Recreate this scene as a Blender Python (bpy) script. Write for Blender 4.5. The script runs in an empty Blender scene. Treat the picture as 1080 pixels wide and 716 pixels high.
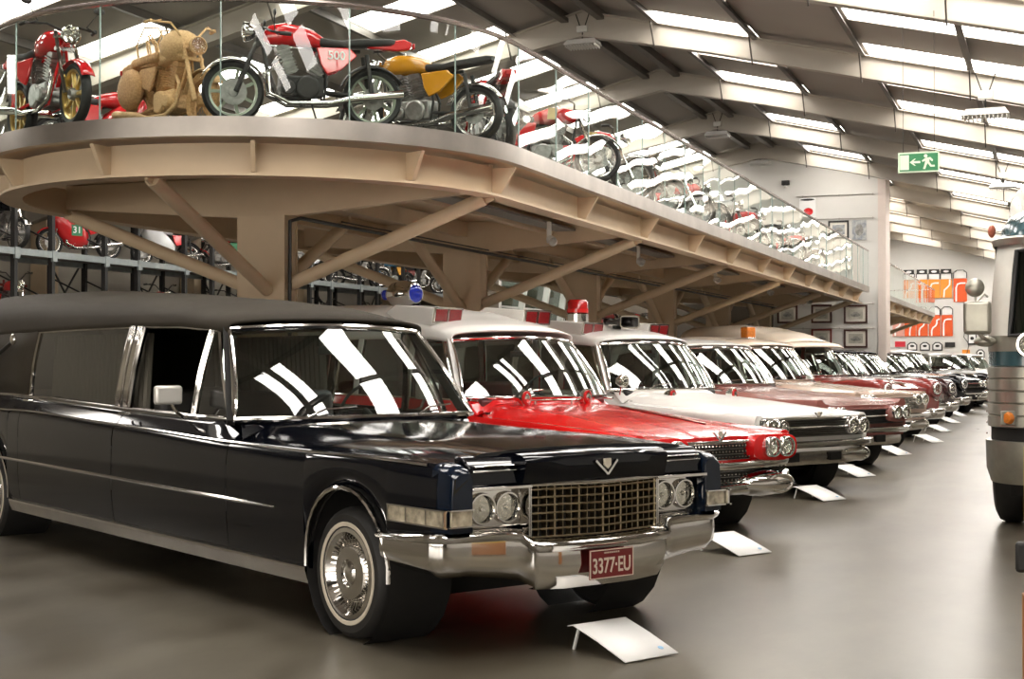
import bpy, math, random
from mathutils import Vector, Matrix, Euler
random.seed(7)
PI = math.pi
C = bpy.context.scene.collection
R = math.radians
V = Vector

# ---------------------------------------------------------------- materials
MATS = {}
def mat(name, col, rough=.5, metal=0., coat=0., noise=0., nscale=8., bump=0., bscale=40., emit=0., spec=.5, col2=None):
    if name in MATS: return MATS[name]
    m = bpy.data.materials.new(name); m.use_nodes = True
    nt = m.node_tree; b = nt.nodes['Principled BSDF']
    c = tuple(col) + (1,)
    b.inputs['Base Color'].default_value = c
    b.inputs['Roughness'].default_value = rough
    b.inputs['Metallic'].default_value = metal
    b.inputs['Specular IOR Level'].default_value = spec
    if coat:
        b.inputs['Coat Weight'].default_value = coat; b.inputs['Coat Roughness'].default_value = .04
    if emit:
        b.inputs['Emission Color'].default_value = c; b.inputs['Emission Strength'].default_value = emit
    tc = nt.nodes.new('ShaderNodeTexCoord')
    if noise or col2:
        n = nt.nodes.new('ShaderNodeTexNoise'); n.inputs['Scale'].default_value = nscale; n.inputs['Detail'].default_value = 5
        nt.links.new(tc.outputs['Object'], n.inputs['Vector'])
        r = nt.nodes.new('ShaderNodeMapRange'); r.inputs[1].default_value = .3; r.inputs[2].default_value = .7
        nt.links.new(n.outputs['Fac'], r.inputs[0])
        mx = nt.nodes.new('ShaderNodeMix'); mx.data_type = 'RGBA'
        nt.links.new(r.outputs[0], mx.inputs[0])
        d2 = col2 if col2 else [min(1, x*(1+noise)) for x in col]
        d1 = col if col2 else [x*(1-noise) for x in col]
        mx.inputs[6].default_value = tuple(d1)+(1,); mx.inputs[7].default_value = tuple(d2)+(1,)
        nt.links.new(mx.outputs[2], b.inputs['Base Color'])
    if bump:
        n2 = nt.nodes.new('ShaderNodeTexNoise'); n2.inputs['Scale'].default_value = bscale; n2.inputs['Detail'].default_value = 4
        nt.links.new(tc.outputs['Object'], n2.inputs['Vector'])
        bp = nt.nodes.new('ShaderNodeBump'); bp.inputs['Strength'].default_value = bump; bp.inputs['Distance'].default_value = .02
        nt.links.new(n2.outputs['Fac'], bp.inputs['Height']); nt.links.new(bp.outputs['Normal'], b.inputs['Normal'])
    MATS[name] = m
    return m
def glass(name, tint, wavy=0., wscale=1.5, ior=1.5, rough=.0, refl=1.0, wdist=.05):
    """thin architectural / car glass: see-through sheet with Fresnel reflection"""
    if name in MATS: return MATS[name]
    m = bpy.data.materials.new(name); m.use_nodes = True; nt = m.node_tree
    for n in list(nt.nodes): nt.nodes.remove(n)
    o = nt.nodes.new('ShaderNodeOutputMaterial'); mx = nt.nodes.new('ShaderNodeMixShader')
    t = nt.nodes.new('ShaderNodeBsdfTransparent'); t.inputs[0].default_value = tuple(tint)+(1,)
    g = nt.nodes.new('ShaderNodeBsdfGlossy'); g.inputs['Roughness'].default_value = rough
    g.inputs[0].default_value = (refl, refl, refl, 1)
    # Schlick reflectance of a thin sheet, the same from both sides
    f0 = 2*((ior-1)/(ior+1))**2; ge = nt.nodes.new('ShaderNodeNewGeometry')
    dt = nt.nodes.new('ShaderNodeVectorMath'); dt.operation = 'DOT_PRODUCT'
    nt.links.new(ge.outputs['Incoming'], dt.inputs[0]); nt.links.new(ge.outputs['Normal'], dt.inputs[1])
    ab = nt.nodes.new('ShaderNodeMath'); ab.operation = 'ABSOLUTE'; nt.links.new(dt.outputs['Value'], ab.inputs[0])
    om = nt.nodes.new('ShaderNodeMath'); om.operation = 'SUBTRACT'; om.inputs[0].default_value = 1; nt.links.new(ab.outputs[0], om.inputs[1]); om.use_clamp = True
    pw = nt.nodes.new('ShaderNodeMath'); pw.operation = 'POWER'; pw.inputs[1].default_value = 5; nt.links.new(om.outputs[0], pw.inputs[0])
    fr = nt.nodes.new('ShaderNodeMath'); fr.operation = 'MULTIPLY_ADD'; fr.inputs[1].default_value = 1-f0; fr.inputs[2].default_value = f0; nt.links.new(pw.outputs[0], fr.inputs[0])
    if wavy:
        tc = nt.nodes.new('ShaderNodeTexCoord'); n = nt.nodes.new('ShaderNodeTexNoise')
        n.inputs['Scale'].default_value = wscale; n.inputs['Detail'].default_value = 0
        nt.links.new(tc.outputs['Object'], n.inputs['Vector'])
        bp = nt.nodes.new('ShaderNodeBump'); bp.inputs['Strength'].default_value = wavy; bp.inputs['Distance'].default_value = wdist
        nt.links.new(n.outputs['Fac'], bp.inputs['Height']); nt.links.new(bp.outputs['Normal'], g.inputs['Normal'])
    nt.links.new(fr.outputs[0], mx.inputs[0]); nt.links.new(t.outputs[0], mx.inputs[1]); nt.links.new(g.outputs[0], mx.inputs[2])
    nt.links.new(mx.outputs[0], o.inputs[0])
    MATS[name] = m
    return m

CHROME = mat('chrome', (.75, .73, .70), .09, 1., noise=.05, nscale=3)
CHROME2 = mat('dull_chrome', (.62, .59, .55), .22, 1., noise=.1, nscale=6, bump=.05)
STEEL = mat('brushed_steel', (.48, .44, .40), .33, 1., noise=.12, nscale=3)
BLACKP = mat('black_paint', (.002, .0026, .0048), .09, 0, .08, noise=.2, nscale=2, spec=.38)
NAVYP = mat('deep_navy_paint', (.003, .007, .016), .09, 0, .08, noise=.2, nscale=2, spec=.4)
REDP = mat('bright_red_paint', (.60, .006, .007), .20, 0, .5, noise=.02, nscale=2)
REDM = mat('motorcycle_red', (.62, .015, .018), .16, 0, .7, noise=.05, nscale=2)
WHITEP = mat('white_paint', (.86, .84, .80), .25, 0, .4, noise=.03, nscale=2)
CREAMP = mat('cream_paint', (.80, .69, .56), .25, 0, .3, noise=.04, nscale=2)
PINKP = mat('dusty_rose_paint', (.26, .095, .08), .25, 0, .5, noise=.1, nscale=2)
TANP = mat('tan_paint', (.48, .34, .26), .25, 0, .5, noise=.06, nscale=2)
MAROONP = mat('maroon_paint', (.25, .035, .03), .18, 0, .8, noise=.1, nscale=2)
DMAROONP = mat('dark_maroon_paint', (.05, .012, .012), .18, 0, .8, noise=.1, nscale=2)
SILVERP = mat('silver_paint', (.5, .5, .5), .3, .6, .3, noise=.05, nscale=2)
BLUEP = mat('blue_paint', (.06, .22, .36), .25, 0, .5, noise=.05)
YELP = mat('golden_yellow_paint', (.58, .26, .015), .2, 0, .6, noise=.05)
GREENP = mat('green_paint', (.03, .2, .08), .3, 0, .4, noise=.05)
VINYL = mat('black_vinyl', (.042, .035, .026), .6, bump=.35, bscale=260, noise=.15, nscale=1.5, spec=.15)
RUBBER = mat('rubber', (.012, .011, .010), .6, noise=.3, nscale=10)
WWALL = mat('whitewall', (.56, .50, .40), .5, noise=.08)
DARK = mat('dark_void', (.010, .009, .008), .8, noise=.2)
IRON = mat('blackened_iron', (.03, .028, .026), .45, .4, noise=.3, nscale=12)
ENG = mat('engine_alloy', (.32, .31, .29), .35, .8, noise=.3, nscale=14)
SEATR = mat('oxblood_upholstery', (.10, .012, .012), .55, noise=.2)
SEATB = mat('black_upholstery', (.02, .018, .016), .55, noise=.2)
WSGLASS = glass('windscreen_glass', (.58, .68, .64), ior=1.55, wavy=.08, wscale=1.2, refl=1)
SIDEGLASS = glass('side_window_glass', (.42, .42, .38), ior=1.5, refl=1)
BALGLASS = glass('balustrade_glass', (.84, .92, .89), ior=1.33, wavy=.25, wscale=.9, refl=1, wdist=.04)
CURVGLASS = glass('curved_balustrade_glass', (.88, .94, .91), ior=1.28, wavy=.10, wscale=.8, refl=1, wdist=.04)
LENS = glass('headlamp_glass', (.95, .95, .90), wavy=.9, wscale=38, rough=.06, ior=1.7)
BOWL = mat('lamp_bowl', (.80, .79, .74), .16, 1., bump=.5, bscale=55, noise=.1)
REDLENS = mat('red_lens', (.42, .012, .012), .15, 0, .8, noise=.2, nscale=60)
DKREDLENS = mat('deep_red_lens', (.20, .010, .012), .2, 0, .8, noise=.2, nscale=60)
AMBER = mat('amber_lens', (.62, .18, .02), .15, 0, .8, noise=.2, nscale=40)
BLUELENS = mat('blue_lens', (.01, .03, .5), .1, 0, .9, noise=.2, nscale=40)
BEAMP = mat('beige_steel_paint', (.58, .45, .30), .5, noise=.06, nscale=2)
BEAML = mat('pale_rafter_paint', (.44, .40, .34), .55, noise=.05, nscale=1.5)
PURL = mat('galvanised_purlin', (.13, .115, .10), .5, .3, noise=.15, nscale=3)
WHITEW = mat('white_plaster', (.68, .66, .62), .7, noise=.03, nscale=1, bump=.05, bscale=20)
PAPER = mat('white_card', (.86, .85, .83), .5, noise=.01)
WOOD = mat('dark_wood', (.07, .025, .018), .4, noise=.3, nscale=14)
FIX = mat('white_enamel', (.66, .64, .60), .4, noise=.05)
PRINT = mat('grey_print', (.45, .43, .38), .6, col2=(.12, .12, .12), nscale=9)
MOUNT = mat('cream_mount', (.74, .70, .62), .6, noise=.02)
GALV = mat('galvanised_rack_beam', (.30, .33, .33), .4, .5, noise=.1)
RACKP = mat('black_rack_post', (.011, .010, .009), .5, noise=.2)
REDPIPE = mat('red_pipe', (.25, .02, .015), .4, noise=.1)

def cladding(name, c1, c2, scale, axis, bump, rough=.6):
    m = bpy.data.materials.new(name); m.use_nodes = True; nt = m.node_tree; b = nt.nodes['Principled BSDF']
    tc = nt.nodes.new('ShaderNodeTexCoord'); w = nt.nodes.new('ShaderNodeTexWave'); w.bands_direction = axis
    w.inputs['Scale'].default_value = scale; w.wave_profile = 'SAW'
    nt.links.new(tc.outputs['Object'], w.inputs['Vector'])
    n = nt.nodes.new('ShaderNodeTexNoise'); n.inputs['Scale'].default_value = .6; n.inputs['Detail'].default_value = 6
    nt.links.new(tc.outputs['Object'], n.inputs['Vector'])
    mx = nt.nodes.new('ShaderNodeMix'); mx.data_type = 'RGBA'; mx.inputs[6].default_value = tuple(c1)+(1,); mx.inputs[7].default_value = tuple(c2)+(1,)
    nt.links.new(n.outputs['Fac'], mx.inputs[0]); nt.links.new(mx.outputs[2], b.inputs['Base Color'])
    bp = nt.nodes.new('ShaderNodeBump'); bp.inputs['Strength'].default_value = bump; bp.inputs['Distance'].default_value = .03
    nt.links.new(w.outputs['Fac'], bp.inputs['Height']); nt.links.new(bp.outputs['Normal'], b.inputs['Normal'])
    b.inputs['Roughness'].default_value = rough
    return m
CEILM = cladding('roof_liner', (.30, .27, .235), (.36, .325, .285), 2.4, 'Y', .35)
PLANKM = cladding('plank_wall', (.36, .33, .27), (.46, .42, .35), 1.3, 'Z', .5)

def floor_material():
    m = bpy.data.materials.new('polished_concrete'); m.use_nodes = True; nt = m.node_tree; b = nt.nodes['Principled BSDF']
    N = nt.nodes.new; L = nt.links.new
    tc = N('ShaderNodeTexCoord')
    n1 = N('ShaderNodeTexNoise'); n1.inputs['Scale'].default_value = .9; n1.inputs['Detail'].default_value = 7; n1.inputs['Roughness'].default_value = .6
    n2 = N('ShaderNodeTexNoise'); n2.inputs['Scale'].default_value = 1.0; n2.inputs['Detail'].default_value = 5
    mp = N('ShaderNodeMapping'); mp.inputs['Scale'].default_value = (1, .45, 1); mp.inputs['Rotation'].default_value = (0, 0, .5)
    L(tc.outputs['Object'], mp.inputs[0]); L(mp.outputs[0], n1.inputs['Vector']); L(mp.outputs[0], n2.inputs['Vector'])
    cr = N('ShaderNodeValToRGB'); L(n1.outputs['Fac'], cr.inputs[0])
    cr.color_ramp.elements[0].position = .32; cr.color_ramp.elements[0].color = (.060, .049, .034, 1)
    cr.color_ramp.elements[1].position = .62; cr.color_ramp.elements[1].color = (.138, .122, .093, 1)
    cr2 = N('ShaderNodeValToRGB'); L(n2.outputs['Fac'], cr2.inputs[0])
    cr2.color_ramp.elements[0].position = .36; cr2.color_ramp.elements[0].color = (.50, .45, .38, 1)
    cr2.color_ramp.elements[1].position = .56; cr2.color_ramp.elements[1].color = (1, 1, 1, 1)
    mx = N('ShaderNodeMix'); mx.data_type = 'RGBA'; mx.blend_type = 'MULTIPLY'; mx.inputs[0].default_value = .8
    L(cr.outputs[0], mx.inputs[6]); L(cr2.outputs[0], mx.inputs[7]); L(mx.outputs[2], b.inputs['Base Color'])
    mr = N('ShaderNodeMapRange'); mr.inputs[3].default_value = .22; mr.inputs[4].default_value = .40
    L(n2.outputs['Fac'], mr.inputs[0]); L(mr.outputs[0], b.inputs['Roughness'])
    bp = N('ShaderNodeBump'); bp.inputs['Strength'].default_value = .08; bp.inputs['Distance'].default_value = .01
    L(n2.outputs['Fac'], bp.inputs['Height']); L(bp.outputs['Normal'], b.inputs['Normal'])
    b.inputs['Specular IOR Level'].default_value = .42
    return m

# ---------------------------------------------------------------- mesh helper
class MB:
    def __init__(s): s.v = []; s.f = []
    def add(s, vs, fs):
        o = len(s.v); s.v += [tuple(p) for p in vs]; s.f += [tuple(i+o for i in q) for q in fs]; return s
    def box(s, c, d, rot=None):
        m = Euler(rot).to_matrix() if rot else Matrix.Identity(3)
        vs = [V(c) + m @ V((x*d[0]/2, y*d[1]/2, z*d[2]/2)) for x in (-1, 1) for y in (-1, 1) for z in (-1, 1)]
        return s.add(vs, [(0, 1, 3, 2), (4, 6, 7, 5), (0, 4, 5, 1), (2, 3, 7, 6), (0, 2, 6, 4), (1, 5, 7, 3)])
    def bar(s, a, b, w, h, up=(0, 0, 1)):
        a, b = V(a), V(b); d = (b-a).normalized(); u = V(up); sd = d.cross(u).normalized(); u = sd.cross(d)
        vs = [p + sd*i*w/2 + u*j*h/2 for p in (a, b) for i in (-1, 1) for j in (-1, 1)]
        return s.add(vs, [(0, 1, 3, 2), (4, 6, 7, 5), (0, 4, 5, 1), (2, 3, 7, 6), (0, 2, 6, 4), (1, 5, 7, 3)])
    def tube(s, pts, r, seg=8, closed=False, caps=True, flat=1.):
        pts = [V(p) for p in pts]; n = len(pts); rr = r if isinstance(r, (list, tuple)) else [r]*n
        rings = []; prev = None
        for i in range(n):
            if closed: t = pts[(i+1) % n]-pts[i-1]
            elif i == 0: t = pts[1]-pts[0]
            elif i == n-1: t = pts[-1]-pts[-2]
            else: t = (pts[i+1]-pts[i]).normalized()+(pts[i]-pts[i-1]).normalized()
            t.normalize()
            if prev is None:
                a = V((0, 0, 1)) if abs(t.z) < .9 else V((1, 0, 0)); u = t.cross(a).normalized()
            else:
                u = prev - t*prev.dot(t)
                u = u.normalized() if u.length > 1e-6 else t.orthogonal().normalized()
            prev = u; w = t.cross(u)
            rings.append([pts[i]+(u*math.cos(2*PI*k/seg)+w*math.sin(2*PI*k/seg)*flat)*rr[i] for k in range(seg)])
        vs = [p for q in rings for p in q]; fs = []
        for i in range(n if closed else n-1):
            for k in range(seg):
                j = (i+1) % n
                fs.append((i*seg+k, i*seg+(k+1) % seg, j*seg+(k+1) % seg, j*seg+k))
        if caps and not closed:
            fs.append(tuple(range(seg))[::-1]); fs.append(tuple((n-1)*seg+k for k in range(seg)))
        return s.add(vs, fs)
    def lathe(s, prof, org=(0, 0, 0), axis=(0, 0, 1), seg=24, a0=0, a1=2*PI, cap=False):
        ax = V(axis).normalized(); u = ax.orthogonal().normalized()
        if abs(ax.y) > .9: u = V((1, 0, 0))
        w = ax.cross(u); full = abs(a1-a0-2*PI) < 1e-6; m = seg if full else seg+1
        vs = []
        for r, hh in prof:
            for k in range(m):
                a = a0+(a1-a0)*k/seg
                vs.append(V(org)+ax*hh+(u*math.cos(a)+w*math.sin(a))*r)
        fs = []
        for i in range(len(prof)-1):
            for k in range(seg):
                k2 = (k+1) % m
                fs.append((i*m+k, i*m+k2, (i+1)*m+k2, (i+1)*m+k))
        if full and cap:
            if prof[0][0] > 1e-4: fs.append(tuple(range(m))[::-1])
            if prof[-1][0] > 1e-4: fs.append(tuple((len(prof)-1)*m+k for k in range(m)))
        return s.add(vs, fs)
    def ell(s, c, r, seg=16, rings=10, rot=None, z0=-1., z1=1.):
        m = Euler(rot).to_matrix() if rot else Matrix.Identity(3); vs = []; fs = []
        t0, t1 = math.asin(z0), math.asin(z1)
        for i in range(rings+1):
            t = t0+(t1-t0)*i/rings
            for k in range(seg):
                a = 2*PI*k/seg
                vs.append(V(c)+m @ V((r[0]*math.cos(t)*math.cos(a), r[1]*math.cos(t)*math.sin(a), r[2]*math.sin(t))))
        for i in range(rings):
            for k in range(seg):
                fs.append((i*seg+k, i*seg+(k+1) % seg, (i+1)*seg+(k+1) % seg, (i+1)*seg+k))
        return s.add(vs, fs)
    def grid(s, rows, skip=None):
        n = len(rows[0]); fs = []
        for i in range(len(rows)-1):
            for k in range(n-1):
                if skip and skip(i, k): continue
                fs.append((i*n+k, i*n+k+1, (i+1)*n+k+1, (i+1)*n+k))
        return s.add([p for q in rows for p in q], fs)
    def prism(s, poly, ext):
        n = len(poly); e = V(ext); vs = [V(p) for p in poly]+[V(p)+e for p in poly]
        return s.add(vs, [tuple(range(n))[::-1], tuple(range(n, 2*n))]+[(i, (i+1) % n, n+(i+1) % n, n+i) for i in range(n)])
    def build(s, name, m, parent=None, smooth=38, bevel=0, solid=0, label=None, seg=2):
        me = bpy.data.meshes.new(name); me.from_pydata(s.v, [], s.f); me.validate()
        import bmesh
        bm = bmesh.new(); bm.from_mesh(me)
        bmesh.ops.remove_doubles(bm, verts=bm.verts, dist=1e-5)
        bmesh.ops.recalc_face_normals(bm, faces=bm.faces)
        bm.to_mesh(me); bm.free()
        me.materials.append(m)
        if smooth:
            me.shade_smooth(); me.set_sharp_from_angle(angle=R(smooth))
        o = bpy.data.objects.new(name, me); C.objects.link(o)
        if parent: o.parent = parent
        if solid:
            q = o.modifiers.new('s', 'SOLIDIFY'); q.thickness = solid; q.offset = 0
        if bevel:
            q = o.modifiers.new('b', 'BEVEL'); q.width = bevel; q.segments = seg; q.limit_method = 'ANGLE'; q.angle_limit = R(40)
        if label: o['label'] = label
        return o
def tag(o, label, cat, group=None, kind=None):
    o['label'] = label; o['category'] = cat
    if group: o['group'] = group
    if kind: o['kind'] = kind
    return o
def thing(name, label, cat, loc=(0, 0, 0), rz=0, group=None, scale=1):
    o = bpy.data.objects.new(name, None); C.objects.link(o); o.empty_display_size = .2
    o.location = loc; o.rotation_euler = (0, 0, rz); o.scale = (scale,)*3
    return tag(o, label, cat, group)
def struct(o): o['kind'] = 'structure'; return o
def children(o): return [c for c in bpy.data.objects if c.parent == o]
KIDS = {}
def copy_tree(o, parent=None, loc=None, rz=None, label=None, name=None):
    c = o.copy(); C.objects.link(c); c.parent = parent
    if loc is not None: c.location = loc
    if rz is not None: c.rotation_euler = (0, 0, rz)
    if label: c['label'] = label
    for ch in [q for q in o.children]: copy_tree(ch, c)
    return c
def lerp(a, b, t): return a+(b-a)*t
def interp(keys, x):
    keys = sorted(keys)
    if x <= keys[0][0]: return keys[0][1]
    for (a, p), (b, q) in zip(keys, keys[1:]):
        if x <= b:
            t = (x-a)/(b-a); return lerp(p, q, t)
    return keys[-1][1]
def smooth_interp(keys, x):
    keys = sorted(keys)
    if x <= keys[0][0]: return keys[0][1]
    for (a, p), (b, q) in zip(keys, keys[1:]):
        if x <= b:
            t = (x-a)/(b-a); t = t*t*(3-2*t)*.5+t*.5; return lerp(p, q, t)
    return keys[-1][1]
def text_mesh(txt, size, m, parent, loc, rot, name, ext=.002, sx=1.):
    cu = bpy.data.curves.new(name, 'FONT'); cu.body = txt; cu.size = size; cu.extrude = ext
    cu.align_x = 'CENTER'; cu.align_y = 'CENTER'; cu.offset = size*.012
    t = bpy.data.objects.new('tmp', cu); C.objects.link(t)
    dg = bpy.context.evaluated_depsgraph_get(); me = bpy.data.meshes.new_from_object(t.evaluated_get(dg))
    bpy.data.objects.remove(t); me.materials.clear(); me.materials.append(m)
    for v in me.vertices: v.co.x *= sx
    o = bpy.data.objects.new(name, me); C.objects.link(o); o.parent = parent; o.location = loc; o.rotation_euler = rot
    return o
# ---------------------------------------------------------------- cars
WHEELS = {}
def wheel(parent, x, y, side, r=.36, white=True, cap='full'):
    key = (r, white, cap)
    if key in WHEELS:
        return copy_tree(WHEELS[key], parent, (x, y, r), 0 if side < 0 else PI)
    m = MB(); w = .10
    m.lathe([(r-.13, -w*.8), (r-.11, -w), (r-.04, -w*1.02), (r-.012, -w*.8), (r, -w*.45), (r, w*.45), (r-.012, w*.8), (r-.04, w*1.02), (r-.11, w), (r-.13, w*.8)], (0, 0, 0), (0, -1, 0), 40)
    t = m.build('wheel', RUBBER, parent); t.location = (x, y, r)
    if side > 0: t.rotation_euler = (0, 0, PI)
    if white:
        m = MB(); m.lathe([(r-.104, w+.001), (r-.101, w+.004), (r-.082, w+.0055), (r-.079, w+.001)], (0, 0, 0), (0, -1, 0), 40); m.build('whitewall', WWALL, t)
    m = MB(); k = r-.13
    m.lathe([(k+.016, w*.7), (k+.020, w*.98), (k-.004, w*1.03), (k-.02, w*.85), (k-.045, w*.55), (k-.075, w*.50), (k-.082, w*.72), (k-.088, w*.86), (.075, w*.92), (.068, w*.80), (.05, w*.9), (.02, w*1.02), (0, w*1.04)], (0, 0, 0), (0, -1, 0), 40)
    for i in range(40):
        a = 2*PI*i/40; ca, sa = math.cos(a), math.sin(a)
        m.bar((ca*(k-.026), -w*.82, sa*(k-.026)), (ca*(k-.07), -w*.56, sa*(k-.07)), .007, .012, (0, -1, 0))
    m.build('hubcap', CHROME, t)
    m = MB(); m.lathe([(k, -w*.7), (k, w*.5), (0, w*.5)], (0, 0, 0), (0, -1, 0), 24); m.build('wheel_disc', IRON, t)
    WHEELS[key] = t
    return t

def headlamp(parent, x, y, z, r=.074, tilt=0, rim=CHROME, rimw=.014, lens=LENS):
    m = MB(); m.lathe([(r+rimw, -.06), (r+rimw, 0), (r+rimw*.7, .012), (r+.002, .012), (r, .0)], (x, y, z), (1, tilt, 0), 28)
    h = m.build('headlamp', rim, parent)
    m = MB(); m.lathe([(r, .0), (r*.8, .012), (r*.5, .020), (0, .026)], (x, y, z), (1, tilt, 0), 28); m.build('lamp_lens', lens, h)
    m = MB(); m.lathe([(r*.95, -.02), (r*.7, -.04), (0, -.05)], (x, y, z), (1, tilt, 0), 20); m.ell((x-.022, y, z), (.02, r*.22, r*.22), 12, 8); m.build('reflector', BOWL, h)
    return h

def sweep_bumper(path, prof, name, m, parent, bevel=0):
    """path: list of (x,y,ztop,zbot); prof: list of (outward, t) with t 0=top .. 1=bottom"""
    full = path[::-1]+[(x, -y, a, b) for x, y, a, b in path if abs(y) > 1e-6]
    full = sorted(set(full), key=lambda q: (q[1], q[0] if q[1] < -0.9 else 0))
    # order along the car's nose: from right rear corner round to left rear corner
    right = [(x, -abs(y), a, b) for x, y, a, b in path]; left = [(x, abs(y), a, b) for x, y, a, b in path]
    seq = right+[q for q in left[::-1] if abs(q[1]) > 1e-6]
    n = len(seq); rows = []
    for i, (x, y, a, b) in enumerate(seq):
        p0 = V(seq[max(i-1, 0)][:2]); p1 = V(seq[min(i+1, n-1)][:2]); d = (p1-p0).normalized(); nn = V((d.y, -d.x))
        rows.append([(x+nn.x*o, y+nn.y*o, lerp(a, b, t)) for o, t in prof])
    return MB().grid(rows).build(name, m, parent, smooth=50, bevel=bevel)

def car(P):
    root = thing('car' if 'name' not in P else P['name'], P['label'], P.get('cat', 'car'), P['loc'], P.get('rz', R(58.6-90)), P.get('group'))
    W = P.get('w', 1.0); sill = P.get('sill', .26); xf = P['xf']; xc = P.get('xc', -1.38); xr = P['xr']; wb = P['wb']
    crest = P['crest']; hood = P['hood']; belt = P['belt']; plan = P.get('plan', [(xf, .965), (xf-.35, .995), (0, 1.), (xr+.8, 1.), (xr, .95)])
    ar = P.get('arch', .44); azc = P.get('archz', .37); bodym = P['body']; hoodm = P.get('hoodm', bodym)
    def w(x): return W*smooth_interp(plan, x)
    def zc(x): return smooth_interp(crest, x)
    def zbelt(x): return interp(belt, x)
    def arch(x):
        z = sill if x < 0 else P.get('nosez', .47)
        for xw, k in ((0, 1), (-wb, P.get('rarch', 1))):
            if abs(x-xw) < ar: z = max(z, azc+k*math.sqrt(ar*ar-(x-xw)**2))
        return z
    def side(x):
        W_, c, zb = w(x), zc(x), arch(x)
        b = [(W_-.06, sill), (W_-.015, .40), (W_, .56), (W_+.004, .70), (W_, c-.10), (W_-.012, c-.025), (W_-.045, c+.012)]
        return [(y, zb+(z-sill)*(c-zb)/(c-sill) if (zb > sill and z < c) else z) for y, z in b]
    def cabin(x):
        s_ = side(x); W_, c, zt = w(x), zc(x), zbelt(x)
        t = max(0, min(1, (xc-x)/.32)); t = t*t*(3-2*t); zt0 = zt
        z7 = lerp(c+.016, lerp(c, zt, .62), t); z8 = lerp(c+.03, zt-.004, t)
        return s_+[(W_-.085, z7), (W_-.125, z8), (W_-.15, lerp(lerp(c, zt, .35), zt, t)), (W_-.18, lerp(lerp(c, zt, .4), zt-.01, t)), (W_-.19, zt-.30)]
    def deck(x, H):
        s_ = side(x); W_, c, zt = w(x), zc(x), interp(H, x); v = P.get('valley', .0)
        return s_+[(W_-.10, c+.012), (W_-.17, lerp(c, zt, .35)-v), (W_-.27, lerp(c, zt, .8)-v*.4), (W_*.5, zt-.006), (W_*.25, zt), (0, zt+.002)]
    archx = sorted(xw+ar*math.cos(R(a)) for xw in (0, -wb) for a in (0, 3, 8, 15, 25, 37, 50, 63, 77, 90, 103, 117, 130, 143, 155, 165, 172, 177, 180))
    def stations(a, b, step=.14):
        n = max(2, int(abs(b-a)/step)); xs = [a+(b-a)*i/n for i in range(n+1)]
        xs += [x for x in archx if min(a, b)+.01 < x < max(a, b)-.01]
        return sorted(set(round(x, 4) for x in xs))
    # front clip: fenders are the body shell, the hood a part of its own
    body = MB(); xs = stations(xc, xf)
    HI = 8
    for sg in (-1, 1):
        rows = [[(x, sg*y, z) for y, z in deck(x, hood)[:HI+1]] for x in xs]
        body.grid(rows)
    cap = [(xf, -y, z) for y, z in deck(xf, hood)]+[(xf, y, z) for y, z in deck(xf, hood)[-2::-1]]
    body.add(cap, [tuple(range(len(cap)))])
    hb = MB(); rows = []
    for x in xs:
        d = deck(x, hood)[HI:]
        rows.append([(x, -y, z) for y, z in d]+[(x, y, z) for y, z in d[-2::-1]])
    hb.grid(rows)
    hb.build('hood', hoodm, root)
    # cabin sides
    cuts = P.get('doors', [])
    xe = P.get('xcab', xr)
    edges = [xc]+sorted({e for d in cuts for e in d}, reverse=True)+[xe]
    edges = sorted(set(edges), reverse=True)
    for a, b in zip(edges, edges[1:]):
        isdoor = any(abs(a-d[0]) < 1e-4 and abs(b-d[1]) < 1e-4 for d in cuts)
        for sg in (-1, 1):
            g = .007 if isdoor else 0
            rows = [[(x, sg*y, z) for y, z in cabin(x)] for x in stations(b+g, a-g)]
            if isdoor:
                d = MB().grid(rows).build('door', bodym, root)
                hx = b+.16; hz = zc(hx)+P.get('hdz', .03); hy = sg*(w(hx)-.045)
                MB().tube([(hx-.07, hy, hz), (hx-.06, hy+sg*.03, hz), (hx+.06, hy+sg*.03, hz), (hx+.07, hy, hz)], .009, 6).build('door_handle', CHROME, d)
            else: body.grid(rows)
    if xe > xr:      # boot
        tr = P['trunk']; xs2 = stations(xr, xe)
        for sg in (-1, 1): body.grid([[(x, sg*y, z) for y, z in deck(x, tr)] for x in xs2])
        e = deck(xr, tr)
        body.add([(xr, -y, z) for y, z in e]+[(xr, y, z) for y, z in e[-2::-1]], [tuple(range(len(e)*2-1))])
    else:
        e = cabin(xr)[:10]
        body.add([(xr, -y, z) for y, z in e]+[(xr, y, z) for y, z in e[::-1]], [tuple(range(len(e)*2))])
    body.build('body', bodym, root)
    ch = MB(); ch.box(((.35+xr)/2, 0, .33), (.35-xr-.3, 1.3, .22)); 
    for xw in (0, -wb):
        for sg in (-1, 1):
            ch.lathe([(ar+.01, -.0), (ar+.01, .40)], (xw, sg*(W-.42), azc), (0, sg, 0), 20)
            ch.tube([(xw, 0, .36), (xw, sg*.75, .36)], .04, 8)
    ch.build('chassis', DARK, root)
    tub = MB(); n_ = 8
    tub.box(((xc+xe)/2-.05, 0, .50), (xc-xe-.05, 1.55, .06)); tub.box((xc+.05, 0, .75), (.05, 1.6, .55)); tub.build('cabin_floor', DARK, root)
    for sg in (-1, 1):
        if P.get('lip', True):
            for xw in (0, -wb):
                k = 1 if xw == 0 else P.get('rarch', 1)
                pts = [(xw+ar*math.cos(R(a)), sg*(w(xw)+.004-.02*(abs(math.cos(R(a)))**6)), azc+k*ar*math.sin(R(a))) for a in range(-6, 187, 12)]
                MB().tube(pts, .013, 6).build('wheel_arch_trim', P.get('lipm', CHROME), root)
    for xw in (0, -wb):
        for sg in (-1, 1): wheel(root, xw, sg*(W-.125), sg, r=P.get('tyre', .36), white=P.get('white', True))
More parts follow.
